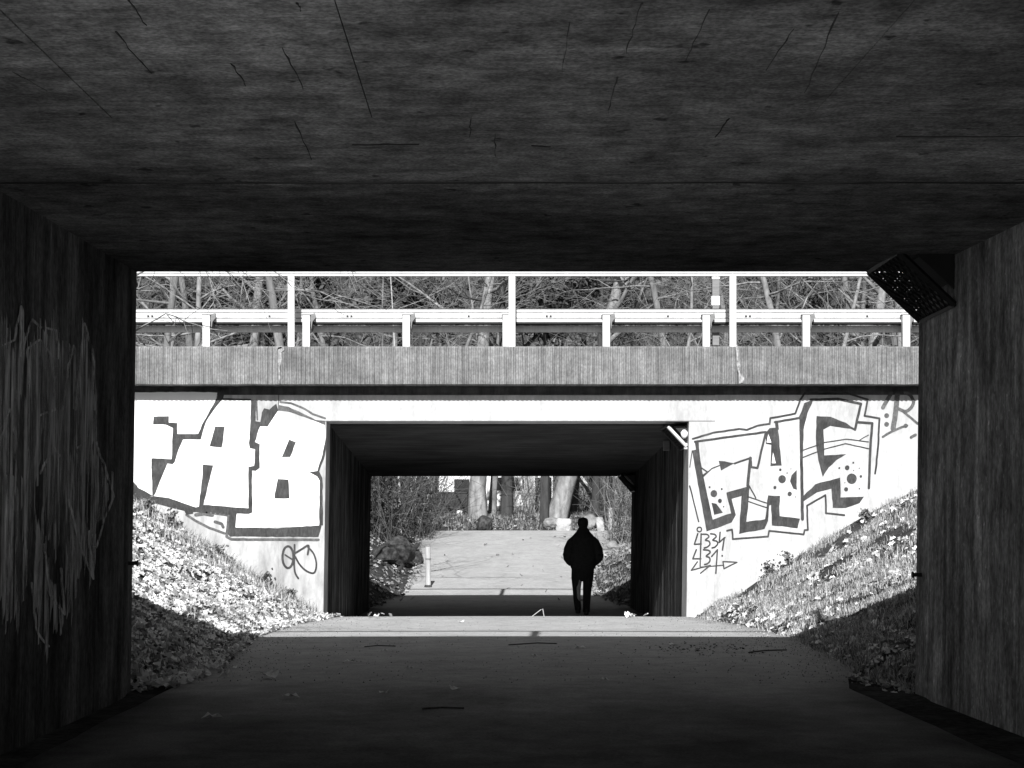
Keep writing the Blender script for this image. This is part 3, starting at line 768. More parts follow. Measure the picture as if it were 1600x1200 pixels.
# ------------------------------------------------------------------ the walker
def remesh_object(name, mb, m, voxel, parent=None, smooth_it=6, subsurf=0):
    o = mb.build(name+'_src', m, fix=True)
    r = o.modifiers.new('r', 'REMESH'); r.mode = 'VOXEL'; r.voxel_size = voxel
    s = o.modifiers.new('s', 'SMOOTH'); s.iterations = smooth_it; s.factor = .5
    dg = bpy.context.evaluated_depsgraph_get()
    me = bpy.data.meshes.new_from_object(o.evaluated_get(dg)); me.name = name
    bpy.data.objects.remove(o)
    me.polygons.foreach_set('use_smooth', [True]*len(me.polygons))
    q = bpy.data.objects.new(name, me); col.objects.link(q)
    if parent: q.parent = parent
    return q
def ell(cx, cy, z, a, b, k=16): return [(cx+a*math.cos(2*math.pi*i/k), cy+b*math.sin(2*math.pi*i/k), z) for i in range(k)]
def ball(mb, c, r, k=12):
    c = Vector(c); rr = r if hasattr(r, '__len__') else (r, r, r)
    mb.loft([[(c.x+rr[0]*math.sin(t)*math.cos(2*math.pi*i/k), c.y+rr[1]*math.sin(t)*math.sin(2*math.pi*i/k), c.z+rr[2]*math.cos(t)) for i in range(k)] for t in [math.pi*(j+.06)/(8.12) for j in range(9)]])
PY = 30.45
body = MB()
# local frame: person faces +y (away from the viewer), feet at z = 0
body.loft([ell(0,0,.84,.17,.12), ell(0,0,.95,.175,.125), ell(0,-.005,1.1,.16,.115), ell(0,0,1.3,.19,.125), ell(0,0,1.42,.17,.11), ell(0,.005,1.5,.09,.08)])
body.tube([(0,.0,1.48),(0,.015,1.56),(0,.025,1.62)], [.065,.058,.056], 12)
body.loft([ell(0,.03,1.585,.035,.05), ell(0,.035,1.61,.06,.08), ell(0,.035,1.66,.073,.092), ell(0,.03,1.72,.08,.1), ell(0,.025,1.78,.076,.096), ell(0,.02,1.82,.05,.065), ell(0,.02,1.835,.015,.02)])
ball(body, (0,.135,1.695), (.014,.022,.022)); ball(body, (.083,.025,1.70), (.012,.022,.032)); ball(body, (-.083,.025,1.70), (.012,.022,.032))
for s_ in (-1, 1):
    ball(body, (s_*.032,.118,1.72), (.016,.012,.01))
    body.tube([(s_*.16,0,1.43),(s_*.21,-.01,1.36),(s_*.285,-.06,1.17)], [.06,.058,.045], 10)
    body.tube([(s_*.285,-.06,1.17),(s_*.26,.04,1.07),(s_*.215,.13,.985)], [.045,.042,.032], 10)
    # hand in the jacket pocket: palm, four fingers, thumb
    body.tube([(s_*.215,.13,.985),(s_*.19,.165,.945)], [.032,.04], 8)
    for f_ in range(4): body.tube([(s_*(.175+.012*f_),.17+.004*f_,.945-.012*f_),(s_*(.14+.012*f_),.19,.925-.014*f_),(s_*(.125+.012*f_),.18,.905-.014*f_)], [.010,.009,.008], 6)
    body.tube([(s_*.205,.15,.985),(s_*.17,.19,.985),(s_*.145,.195,.97)], [.012,.010,.009], 6)
body.tube([(-.09,0,.9),(-.105,.0,.5),(-.1,-.13,.14)], [.095,.062,.042], 10)
body.tube([(.09,0,.9),(.085,.04,.5),(.075,.0,.1)], [.095,.062,.042], 10)
person = remesh_object('person', body, M['skin'], .011, smooth_it=3)
person.data.materials.clear(); person.data.materials.append(M['skin'])
person.location = (PX(911, PY), PY, zf(PY)+.015)
tag(person, 'person in dark cap, padded jacket and trousers walking away through the second underpass', 'person')
jk = MB()
jk.loft([ell(0,0,.865,.215,.155), ell(0,0,.885,.235,.165), ell(0,0,.93,.235,.165), ell(0,0,1.0,.25,.175), ell(0,-.005,1.15,.262,.182), ell(0,-.005,1.30,.268,.178), ell(0,0,1.40,.258,.165), ell(0,0,1.47,.222,.148), ell(0,.005,1.53,.185,.13), ell(0,.01,1.57,.145,.115), ell(0,.012,1.615,.112,.108), ell(0,.012,1.645,.096,.104), ell(0,.012,1.668,.086,.098)])
for s_ in (-1, 1):
    jk.tube([(s_*.15,0,1.43),(s_*.222,-.01,1.37),(s_*.285,-.05,1.25),(s_*.303,-.06,1.16)], [.095,.094,.092,.086], 12)
    jk.tube([(s_*.303,-.06,1.17),(s_*.298,-.02,1.09),(s_*.265,.06,1.02),(s_*.215,.13,.975)], [.09,.082,.07,.055], 12)
for v_ in range(len(jk.v)):
    x, y, z = jk.v[v_]; q = .010*math.sin(z*62)*(1 if z < 1.5 else 0) + .012*nz(x*1.0+z, y+z*2, 7, 4); n_ = math.hypot(x, y) or 1
    jk.v[v_] = (x*(1+q/n_), y*(1+q/n_), z)
jko = remesh_object('jacket', jk, M['cloth'], .011, person, 3)
tr = MB()
tr.loft([ell(-.005,.01,.645,.08,.07), ell(0,.005,.72,.17,.12), ell(0,0,.80,.205,.15), ell(0,0,.88,.215,.155), ell(0,0,.95,.2,.145)])
tr.tube([(-.112,0,.88),(-.122,.012,.7),(-.122,.02,.5),(-.118,-.05,.3),(-.108,-.13,.14),(-.104,-.15,.10)], [.108,.104,.080,.070,.062,.060], 14)
tr.tube([(.108,0,.88),(.1,.03,.7),(.085,.055,.5),(.072,.03,.3),(.062,-.0,.1),(.06,-.005,.05)], [.108,.104,.084,.074,.066,.064], 14)
for v_ in range(len(tr.v)):
    x, y, z = tr.v[v_]; tr.v[v_] = (x + .012*nz(x, z, 9, 2), y + .012*nz(y, z, 9, 6), z)
remesh_object('trousers', tr, M['trouser'], .011, person, 3)
hr = MB(); hr.loft([ell(0,.0,1.63,.06,.07), ell(0,.008,1.66,.077,.088), ell(0,.012,1.70,.085,.094), ell(0,.012,1.73,.083,.09)])
remesh_object('hair', hr, M['trouser'], .01, person, 2)
cp = MB(); cp.loft([ell(0,.022,1.70,.098,.12), ell(0,.026,1.73,.103,.124), ell(0,.026,1.775,.103,.121), ell(0,.024,1.825,.092,.107), ell(0,.02,1.85,.06,.07), ell(0,.02,1.858,.015,.02)])
cp.loft([ell(0,.11,1.715,.07,.10), ell(0,.115,1.722,.072,.105), ell(0,.11,1.73,.06,.09)])
remesh_object('cap', cp, M['cloth'], .009, person, 2)
for s_, yy, lift in ((-1, -.12, .035), (1, .02, 0)):
    sh = MB(); x = -.102 if s_ < 0 else .062
    sh.loft([ell(x,yy+.03,.0+lift,.045,.13), ell(x,yy+.03,.03+lift,.052,.14), ell(x,yy+.01,.07+lift,.048,.11), ell(x,yy-.03,.12+lift,.042,.055)])
    remesh_object('shoe', sh, M['shoe'], .01, person, 2)

# ------------------------------------------------------------------ leaves, grass and litter
def normal(X, Y, e=.12):
    return Vector((H(X-e,Y)-H(X+e,Y), H(X,Y-e)-H(X,Y+e), 2*e)).normalized()
LEAF = np.array([(0,-.5,0),(.22,-.3,.05),(.42,-.1,.16),(.2,.08,.05),(.34,.3,.14),(0,.55,-.03),(-.34,.28,.12),(-.2,.06,.05),(-.42,-.12,.17),(-.22,-.32,.05),(0,0,-.04)], float)
LEAF_F = [(10,i,(i+1) % 10) for i in range(10)]
def leaf_object(name, spots, m, seed, size=(.05,.12), tilt=.5):
    """spots: list of (point, normal); one joined mesh of small curled leaves"""
    rnd = random.Random(seed); V = []; Fc = []
    for p, n in spots:
        s = rnd.uniform(*size); a = rnd.uniform(0, 6.283)
        t = Vector((rnd.gauss(0, tilt), rnd.gauss(0, tilt), 0))
        up = (n + t).normalized(); u = up.orthogonal().normalized(); w = up.cross(u)
        x = u*math.cos(a)+w*math.sin(a); y = up.cross(x)
        cu = rnd.uniform(.4, 2.6)
        Mx = np.array([list(x), list(y*rnd.uniform(.9,1.3)), list(up*cu)])
        q = (LEAF*s) @ Mx + np.array(p) + np.array(up)*(.012+s*.05)
        b = len(V); V.extend(map(tuple, q)); Fc.extend((b+i, b+j, b+k) for i, j, k in LEAF_F)
    me = bpy.data.meshes.new(name); me.from_pydata(V, [], Fc); me.materials.append(m)
    o = bpy.data.objects.new(name, me); col.objects.link(o); return o
def scatter(n, box, keep, seed):
    rnd = random.Random(seed); out = []
    while len(out) < n:
        X, Y = rnd.uniform(box[0], box[1]), rnd.uniform(box[2], box[3])
        if rnd.random() < keep(X, Y): out.append((Vector((X, Y, H(X, Y))), normal(X, Y)))
    return out
def keep_left(X, Y):
    d = left(Y)-X
    if d < -.25: return 0
    if d < .15: return .9 if Y < 24 else .35
    edge = (24-Y)
    return .95 if edge > 1.2 else .45
sp_ = [q for q in scatter(22000, (-7.0, -2.0, 11.15, 23.95), keep_left, 1)]
for i, (p, n) in enumerate(sp_):
    if p.x > left(p.y): p.z = zf(p.y)+.02
tag(leaf_object('leaf_litter', sp_, M['leaf'], 2, (.04,.12)), 'thick pale leaf litter covering the left bank between the bridges', 'leaves', kind='stuff')
def keep_right(X, Y):
    d = X-right(Y); return 0 if d < -.2 else max(0, .25+1.1*nz(X, Y, 1.3, 31)) + (.5 if d < .5 else 0)
sp_ = scatter(4600, (2.7, 7.6, 11.15, 23.95), keep_right, 3)
tag(leaf_object('leaf_litter', sp_, M['leaf'], 4, (.035,.10), .35), 'pale fallen leaves dotted over the grassy right bank', 'leaves', kind='stuff')
sp_ = scatter(7000, (-7.5, 8, 33.6, 60), lambda X, Y: .9 if (X < left(Y)+.25 or X > right(Y)-.25) and abs(X) < 7.5 else .004, 5)
for (p, n) in sp_:
    if left(p.y) < p.x < right(p.y): p.z = zf(p.y)+.03
tag(leaf_object('leaf_litter', sp_, M['leaf_dull'], 6, (.06,.15)), 'fallen leaves on the banks beyond the second underpass', 'leaves', kind='stuff')
sp_ = scatter(3600, (-7, 9, 60.6, 67), lambda X, Y: .9, 15)
tag(leaf_object('leaf_litter', sp_, M['leaf_dull'], 16, (.06,.15)), 'pale leaves on the verge below the tree trunks', 'leaves', kind='stuff')

def grass_object(name, spots, m, seed, hh=(.03,.11), w=.0036):
    rnd = random.Random(seed); V = []; Fc = []
    for p, n in spots:
        a = rnd.uniform(0, 6.283); h = rnd.uniform(*hh); dx, dy = math.cos(a), math.sin(a); ln = rnd.uniform(.2, 1.1)*h
        b = len(V); bx, by = -dy*w, dx*w
        x, y, z = p
        V += [(x-bx,y-by,z-.01),(x+bx,y+by,z-.01),(x+dx*ln*.4+bx*.8,y+dy*ln*.4+by*.8,z+h*.65),(x+dx*ln*.4-bx*.8,y+dy*ln*.4-by*.8,z+h*.65),(x+dx*ln,y+dy*ln,z+h*.9)]
        Fc += [(b,b+1,b+2,b+3),(b+3,b+2,b+4)]
    me = bpy.data.meshes.new(name); me.from_pydata(V, [], Fc); me.materials.append(m)
    o = bpy.data.objects.new(name, me); col.objects.link(o); return o
sp_ = scatter(74000, (2.9, 7.8, 11.12, 23.98), lambda X, Y: 0 if X < right(Y)-.06 else max(0, .35+1.2*nz(X, Y, 1.9, 2)), 7)
tag(grass_object('grass', sp_, M['grass'], 8), 'short rough grass covering the right bank', 'grass', kind='stuff')
sp_ = scatter(5000, (-7.2, -2.3, 11.12, 23.98), lambda X, Y: 0 if X > left(Y)+.02 else max(.02, .9-.5*(24-Y)) if Y > 22.2 else .01, 9)
tag(grass_object('grass', sp_, M['grass'], 10, (.06,.2)), 'sparse grass poking through the leaves on the left bank', 'grass', kind='stuff')
sp_ = scatter(9000, (-8, 10, 60.6, 68), lambda X, Y: .8, 11)
tag(grass_object('grass', sp_, M['grass_dull'], 12, (.08,.3), .012), 'tall dry grass on the verge around the tree trunks', 'grass', kind='stuff')
sp_ = scatter(7000, (2.6, 9, 33.7, 60), lambda X, Y: 0 if X < right(Y) else .7, 13)
tag(grass_object('grass', sp_, M['grass_dull'], 14, (.05,.2), .008), 'rough grass on the right bank beyond the second underpass', 'grass', kind='stuff')

# weeds along the wall feet
def weed(x, y, Y, h, n, seed, label):
    rnd = random.Random(seed); p = P(x, y, Y); p.z = H(p.x, Y)
    root = empty('weed', p); tag(root, label, 'plant', 'weeds along the foot of the painted walls')
    st = MB(); sp = []
    for i in range(n):
        a = rnd.uniform(0, 6.28); l = h*rnd.uniform(.5, 1); tip = Vector((math.cos(a)*l*.45, -abs(math.sin(a))*l*.4, l))
        st.tube([(0,0,-.03), tip*.5+Vector((0,0,.03)), tip], [.006,.005,.003], 3, False)
        for k in range(7):
            t = rnd.uniform(.35, 1.02); sp.append((tip*t + Vector((rnd.gauss(0,.03), rnd.gauss(0,.03), rnd.gauss(0,.02))), Vector((rnd.gauss(0,.6), -.6, .7)).normalized()))
    st.build('stem', M['twig_dark'], root, fix=False)
    o = leaf_object('leaves', sp, M['ivy_pale'], seed, (.03,.06), .6); o.parent = root
wl_ = 'dark leafy weed at the foot of the %s painted wall, %s'
for i, (x, y, h, side, where) in enumerate([(232,790,.22,'left','highest up the bank'),(268,805,.26,'left','below the first letter'),(345,858,.2,'left','midway down the bank'),(412,905,.22,'left','below the third letter'),
        (455,930,.2,'left','lowest of the row'),(1232,885,.24,'right','uppermost of the pair'),(1200,900,.24,'right','lower of the pair'),(1350,800,.16,'right','below the last letter')]):
    weed(x, y, 23.75, h, 9, 40+i, wl_ % (side, where))

# ------------------------------------------------------------------ loose leaves, twigs and dirt on the path
def path_point(x, y):
    Y = 12.0
    for _ in range(30): Y = (EYE-zf(Y)-.02)*F/(y-VY)
    return Vector((PX(x, Y), Y, zf(Y)+.026))
def loose_leaf(x, y, s, label, curl=1.5, seed=0):
    rnd = random.Random(int(x*7+y)); p = path_point(x, y)
    V = [(q[0]*s*1.2, q[1]*s, abs(q[2])*s*curl*rnd.uniform(.6,1.5)+.002) for q in LEAF]
    me = bpy.data.meshes.new('fallen_leaf'); me.from_pydata(V, [], LEAF_F); me.materials.append(M['pale_leaf'])
    o = bpy.data.objects.new('fallen_leaf', me); col.objects.link(o); o.location = p; o.rotation_euler = (0, 0, rnd.uniform(0, 6.28))
    tag(o, label, 'leaf', 'loose leaves lying on the path'); return o
loose_leaf(420, 1060, .17, 'large curled pale leaf on the shaded path near the left bank', 2.2)
loose_leaf(352, 1062, .12, 'leaf standing upright on the path edge, left of the large curled leaf', 4)
loose_leaf(545, 1036, .11, 'bright flat leaf alone on the left half of the shaded path')
loose_leaf(455, 1091, .12, 'narrow pale leaf just in front of the large curled leaf')
loose_leaf(712, 1079, .09, 'small bright leaf in the middle of the shaded path')
loose_leaf(905, 1014, .12, 'pale leaf just inside the shadow edge, in front of the walker')
loose_leaf(330, 1124, .12, 'leaf nearest the left wall in the dark foreground')
for (x, n_, lab) in ((590, 9, 'small heap of pale leaves on the crest at the left of the second underpass'), (990, 7, 'small heap of pale leaves on the crest at the right of the second underpass')):
    rq = random.Random(x); p = path_point(x, 965.3)
    sp_ = [(Vector((rq.gauss(0,.09), rq.gauss(0,.04), .01+rq.random()*.03)), Vector((rq.gauss(0,.4), rq.gauss(-.3,.4), 1)).normalized()) for _ in range(n_)]
    o = leaf_object('leaf_heap', sp_, M['leaf'], x, (.05,.09), .5); o.location = p; tag(o, lab, 'leaves', 'leaf heaps on the crest', kind='stuff')
loose_leaf(720, 973, .1, 'tiny leaf on the sunlit strip of the path')
for (x, y, w_) in ((600,1018,'just inside the shadow edge left of centre'),(365,1045,'near the left path edge'),(480,1044,'between the two brightest leaves'),(600,1085,'left of the small bright leaf'),
                   (945,1064,'right of the path centre'),(640,1046,'right of the bright flat leaf'),(835,1026,'below the bent stalk'),(1050,1008,'at the left end of the dark dirt')):
    loose_leaf(x, y, .07, 'small dull leaf lying on the shaded path, ' + w_)
def twig(pts, r, label):
    q = [path_point(*p) for p in pts]; c = q[0].copy()
    o = MB().tube([a-c+Vector((0,0,.004)) for a in q], r, 5).build('twig', M['bark_dark']); o.location = c; tag(o, label, 'twig', 'twigs on the path')
twig([(1170,1021),(1195,1018),(1229,1017)], .007, 'dark straight twig on the shaded path below the right bank')
twig([(795,1009),(840,1006),(870,1007)], .006, 'thin dark twig lying in the shade right of the path centre')
twig([(570,1012),(590,1010),(618,1011)], .005, 'thin twig lying in the shade left of the path centre')
twig([(660,1110),(690,1108),(725,1109)], .006, 'thin twig in the dark foreground of the path')
p = path_point(848, 965.2)
o = MB().tube([(-.16,0,.01),(-.03,0,.11),(.0,0,.125),(.02,0,.01)], [.006,.007,.007,.006], 5).build('bent_stalk', M['wood']); o.location = p
tag(o, 'bent pale stalk standing like a peak on the sunlit crest', 'stalk')
# patch of dark crumbs
rnd = random.Random(21); sp_ = []
for _ in range(170):
    x, y = rnd.gauss(1095, 50), 1013+rnd.gauss(0, 5)
    if y > 1003: sp_.append((path_point(x, y)-Vector((0,0,.015)), Vector((0,0,1))))
M['crumb'] = mat_random('dark_crumbs', .015, .05)
tag(leaf_object('dirt_crumbs', sp_, M['crumb'], 22, (.012,.03), .2), 'dark crumbly dirt and leaf mould on the shaded path below the right bank', 'dirt', kind='stuff')
rnd = random.Random(31); V = []; Fc = []
for _ in range(2500):
    Y = rnd.uniform(11.5, 24); X = rnd.uniform(left(Y)+.2, right(Y)-.2) if rnd.random() < .5 else rnd.choice((left(Y)+.1+abs(rnd.gauss(0,.35)), right(Y)-.1-abs(rnd.gauss(0,.35))))
    z = zf(Y)+.024; r = rnd.uniform(.003, .009); b = len(V); a = rnd.uniform(0, 6)
    V += [(X+r*math.cos(a+t*2.09), Y+r*math.sin(a+t*2.09), z-.004) for t in range(3)] + [(X, Y, z+r*.8)]; Fc += [(b,b+1,b+3),(b+1,b+2,b+3),(b+2,b,b+3)]
me = bpy.data.meshes.new('grit'); me.from_pydata(V, [], Fc); M['grit'] = mat_random('grit_stones', .03, .3); me.materials.append(M['grit'])
o = bpy.data.objects.new('grit', me); col.objects.link(o); tag(o, 'fine grit and crumbs scattered over the path', 'grit', kind='stuff')
# edging stones at the foot of the right wall
for i, (x, y, w, lab) in enumerate([(1393,1046,.22,'farthest'),(1412,1053,.2,'middle'),(1432,1061,.24,'nearest')]):
    Y = 13.4-i*.72; mb = MB(); ball(mb, (0,0,0), (.14,.2,.085), 10)
    v = [Vector(q) for q in mb.v]; mb.v = [tuple(Vector((max(-.1,min(.1,q.x)), max(-.16,min(.16,q.y)), max(-.06,min(.06,q.z))))*(1+.25*nz(q.x*9+i, q.y*9+q.z*5, 1, i))) for q in v]
    o = mb.build('edging_stone', M['stone']); o.location = (PX(x, Y), Y, zf(Y)+.045); tag(o, 'rough edging stone by the near right wall, %s of three' % lab, 'stone', 'edging stones at the right path edge')

# ------------------------------------------------------------------ trees
def grow_tree(seed, height, r0, lean=(0,0), first=.3, nl=14, spread=1.0, wander=.05, n2=7, n3=6):
    rnd = random.Random(seed); T = MB(); C = MB()
    def limb(mbd, p, d, L, r, segs, k, up, wob):
        pts = [p.copy()]; rad = [r]; d = d.normalized()
        for i in range(segs):
            d = (d + Vector((rnd.gauss(0,wob), rnd.gauss(0,wob), rnd.gauss(0,wob)+up))).normalized()
            p = p + d*(L/segs); pts.append(p.copy()); rad.append(max(.0035, r*(1-(i+1)/segs*.86)))
        mbd.tube(pts, rad, k, False); return pts, rad
    # trunk
    pts = [Vector((0,0,-.3))]; rad = [r0*1.35]; p = Vector((0,0,0)); d = Vector((lean[0], lean[1], 1)).normalized(); segs = 14
    pts.append(p.copy()); rad.append(r0*1.15)
    for i in range(segs):
        d = (d + Vector((rnd.gauss(0,wander), rnd.gauss(0,wander), .03))).normalized(); p = p + d*height/segs
        pts.append(p.copy()); rad.append(max(.02, r0*(1-.88*((i+1)/segs)**1.1)))
    T.tube(pts, rad, 9, False)
    for i in range(nl):
        t = first + (1-first)*(i+rnd.random())/nl; f = 1+t*segs; j = min(int(f), segs); q = pts[j].lerp(pts[min(j+1, segs+1)], f-j)
        a = rnd.uniform(0, 6.283) if i % 3 else rnd.choice((-1, 1))*rnd.uniform(.2, 1.3) + (0 if rnd.random() < .5 else math.pi)
        el = rnd.uniform(-.15, .8); L = height*.34*(1.15-t)*rnd.uniform(.7, 1.3)*spread + .8
        dv = Vector((math.cos(a)*math.cos(el), math.sin(a)*math.cos(el), math.sin(el)))
        rr = rad[j]*.42
        lp, lr = limb(T, q, dv, L, rr, 7, 5, .03, .12)
        for m_ in range(n2):
            u = rnd.uniform(.2, 1)*6.99; ji = int(u); b = lp[ji].lerp(lp[ji+1], u-ji)
            ld = (lp[ji+1]-lp[ji]).normalized(); d2 = (ld + Vector((rnd.gauss(0,.75), rnd.gauss(0,.75), rnd.gauss(.05,.55)))).normalized()
            sp2, sr2 = limb(C, b, d2, L*rnd.uniform(.25, .55), max(.008, lr[ji]*.5), 5, 4, .02, .16)
            for k_ in range(n3):
                u2 = rnd.uniform(.15, 1)*4.99; j2 = int(u2); b2 = sp2[j2].lerp(sp2[j2+1], u2-j2)
                l2_ = (sp2[j2+1]-sp2[j2]).normalized(); d3 = (l2_ + Vector((rnd.gauss(0,.7), rnd.gauss(0,.7), rnd.gauss(.02,.6)))).normalized()
                limb(C, b2, d3, rnd.uniform(.35, 1.1), .007, 3, 3, 0, .2)
    return T, C
def tree_from(T, C, name, bark, twig, loc, label, cat='tree', group=None, rz=0):
    root = empty(name, loc, rz); tag(root, label, cat, group)
    T.build('trunk', bark, root, smooth=True, fix=False); C.build('crown', twig, root, fix=False); return root
TG = 'bare trees beyond the second bridge'
def tz(X, Y): return H(X, Y)-.05
# individual trunks that show through the second underpass
def special(seed, x, Y, h, r, lean, bark, twg, label, first=.38, **kw):
    X = PX(x, Y); T, C = grow_tree(seed, h, r, lean, first, **kw)
    return tree_from(T, C, 'bare_tree', bark, twg, (X, Y, tz(X, Y)), label, 'tree', TG)
special(101, 746, 63, 17, .36, (.02,0), M['bark_pale'], M['twig'], 'thick pale trunk standing in line with the middle of the far opening')
special(102, 769, 66, 15, .17, (0,0), M['bark'], M['twig'], 'slim grey trunk close behind the thick pale trunk')
special(103, 791, 64, 16, .25, (-.03,0), M['bark_dark'], M['twig_dark'], 'dark straight trunk in front of the white van')
special(104, 867, 62.5, 17, .40, (.26,0), M['bark_pale'], M['twig'], 'thick pale trunk leaning right behind the white stone block', wander=.02)
special(105, 893, 66, 15, .2, (.06,0), M['bark_dark'], M['twig_dark'], 'dark trunk just right of the leaning pale trunk')
special(106, 931, 61.8, 16, .17, (0,0), M['bark_dark'], M['twig_dark'], 'straight black trunk above the walker against the white house', wander=.012)
special(107, 846, 65, 13, .13, (.05,0), M['bark'], M['twig'], 'slim grey trunk left of the leaning pale trunk')
special(108, 660, 58.5, 13, .13, (.1,0), M['bark'], M['twig'], 'grey tree leaning right at the left end of the parking area')
special(109, 604, 52, 14, .16, (.02,0), M['bark'], M['twig'], 'twisted grey tree at the far left of the far opening', wander=.14)
special(110, 626, 56, 12, .05, (-.05,0), M['wood'], M['twig'], 'thin white sapling stem among the brush left of the far opening', wander=.02, nl=5, n2=4, n3=3, first=.55)
special(111, 957, 64, 9, .06, (.0,0), M['bark'], M['twig'], 'thin sapling in front of the white house', nl=9)
# trees that show above the parapet: six grown forms, copied with turn and scale
forms = []
specs = [(201, 17, .2, (.03,0), .2, 18), (202, 15, .16, (-.12,.02), .18, 18), (203, 19, .24, (.02,0), .25, 18), (204, 14, .12, (.2,0), .15, 16), (205, 16, .15, (-.04,0), .2, 18), (206, 13, .10, (.05,0), .12, 18)]
for (sd, h, r, ln, fi, nl) in specs:
    T, C = grow_tree(sd, h, r, ln, fi, nl, n2=8, n3=6)
    forms.append((T, C))
upper = [ # photograph x above the parapet, distance, form, bark, own words
 (228,44,3,'bark','leftmost of the bare trees above the parapet, leaning'), (285,58,0,'bark','slim grey tree above the left guardrail, second from the left edge'), (334,50,4,'bark_pale','pale upright tree between the left edge and the first handrail post'),
 (372,62,2,'bark_pale','thicker pale tree just left of the first handrail post'), (428,54,5,'bark','thin tree directly left of the first handrail post'), (400,80,1,'bark_dark','dark distant tree behind the first handrail post'),
 (477,37.2,1,'bark','tree right of the first handrail post with low spreading branches'), (560,66,5,'bark','slender tree above the second guardrail post'), (640,100,3,'bark','tree leaning right, halfway between the first two handrail posts'),
 (700,104,4,'bark','distant grey tree left of the middle handrail post'), (752,98,0,'bark_pale','pale thick tree just left of the middle handrail post'), (735,102,1,'bark','leaning tree behind the pale tree at the middle handrail post'),
 (825,98,3,'bark_pale','pale arching tree just right of the middle handrail post'), (905,103,5,'bark','thin tree right of the dark evergreen'), (960,99,4,'bark','grey tree above the guardrail post right of centre'),
 (1030,49,5,'bark_pale','pale slender tree left of the marker post'), (1075,60,1,'bark','tree with crossing branches left of the marker post'), (1165,58,5,'bark','thin tree right of the right-hand handrail post'),
 (1262,46,1,'bark_pale','pale tree leaning left, right of the right-hand handrail post'), (1285,52,3,'bark_pale','pale trunk leaning right beside the left-leaning one'), (1325,62,0,'bark','grey upright tree above the right guardrail'),
 (1340,56,2,'bark_pale','stout pale trunk left of the caged lamp'), (1368,66,4,'bark','grey trunk just left of the caged lamp'), (1395,60,0,'bark_pale','pale trunk seen under the caged lamp'), (1420,70,4,'bark','rightmost trunk below the caged lamp'),
 (1215,75,2,'bark','distant trunk between the right-hand handrail post and the leaning pair'), (470,74,0,'bark','distant trunk just right of the first handrail post'), (860,106,2,'bark','distant trunk behind the dark evergreen'),
 (250,72,2,'bark_pale','pale distant trunk near the left edge'), (610,108,0,'bark','farthest grey trunk between the first two handrail posts'), (1120,86,2,'bark','farthest trunk behind the marker post')]
cache = {}
rnd = random.Random(77)
for i, (x, Y, fm, bk, lab) in enumerate(upper):
    X = PX(x, Y); key = (fm, bk)
    s = rnd.uniform(.9, 1.2)
    if key not in cache:
        T, C = forms[fm]
        root = tree_from(T, C, 'bare_tree', M[bk], M['twig'], (0,0,0), lab, 'tree', TG); cache[key] = root
    else:
        root = copy_tree(cache[key])
    root.location = (X, Y, tz(X, Y)); root.rotation_euler = (0, 0, rnd.uniform(-.6, .6)); root.scale = (s, s, s)
    root['label'] = lab

# bush on the left bank whose bare twigs hang across the railing
bx = empty('overhanging_bush', (-3.42, 14.6, H(-3.42, 14.6))); tag(bx, 'bare bush on the left bank with thin pale twigs hanging in front of the railing', 'bush')
o_ = Vector((-3.42, 14.6, H(-3.42, 14.6))); T = MB(); C = MB()
rb = random.Random(4)
for ln in ([(180,700),(165,560),(200,430),(290,372),(370,385),(428,424),(455,447),(490,466),(522,474)], [(175,700),(150,540),(190,440),(260,405),(330,418),(395,440),(432,462)], [(178,690),(170,590),(205,520),(262,487),(300,506),(345,512)],
           [(170,690),(140,500),(160,400),(260,360),(310,400),(331,452),(336,482)], [(172,680),(160,520),(210,452),(245,440),(262,455)], [(172,680),(150,500),(215,400),(320,380),(372,420),(392,480)], [(174,690),(150,470),(240,350),(420,360),(530,400),(560,440),(575,452)]):
    pts = []
    for i, (x, y) in enumerate(ln):
        Y = 14.6 + .12*math.sin(i*1.7+x); pts.append(P(x, y, Y)-o_)
    pts[0] = Vector((pts[0].x*.1, 0, -.1))
    fine = []
    for a, b in zip(pts, pts[1:]):
        for k in range(3): fine.append(a.lerp(b, k/3) + Vector((rb.gauss(0,.009), rb.gauss(0,.012), rb.gauss(0,.009))))
    fine.append(pts[-1]); n = len(fine)
    C.tube(fine, [max(.0035, .016*(1-i/n)**1.2) for i in range(n)], 5, False)
    for i in range(n//2, n-1):
        for _ in range(2):
            d = (fine[i+1]-fine[i]).normalized() + Vector((rb.gauss(0,.6), rb.gauss(0,.6), rb.gauss(-.1,.6))); L = rb.uniform(.04, .2)
            C.tube([fine[i], fine[i]+d*L*.5, fine[i]+d*L+Vector((0,0,rb.gauss(0,.02)))], [.0034,.003,.0022], 3, False)
T.tube([(0,0,-.2),(0.01,0,.15),(0,0,.35)], [.05,.04,.03], 7)
T.build('stem', M['bark'], bx); C.build('twigs', M['bark_pale'], bx, fix=False)

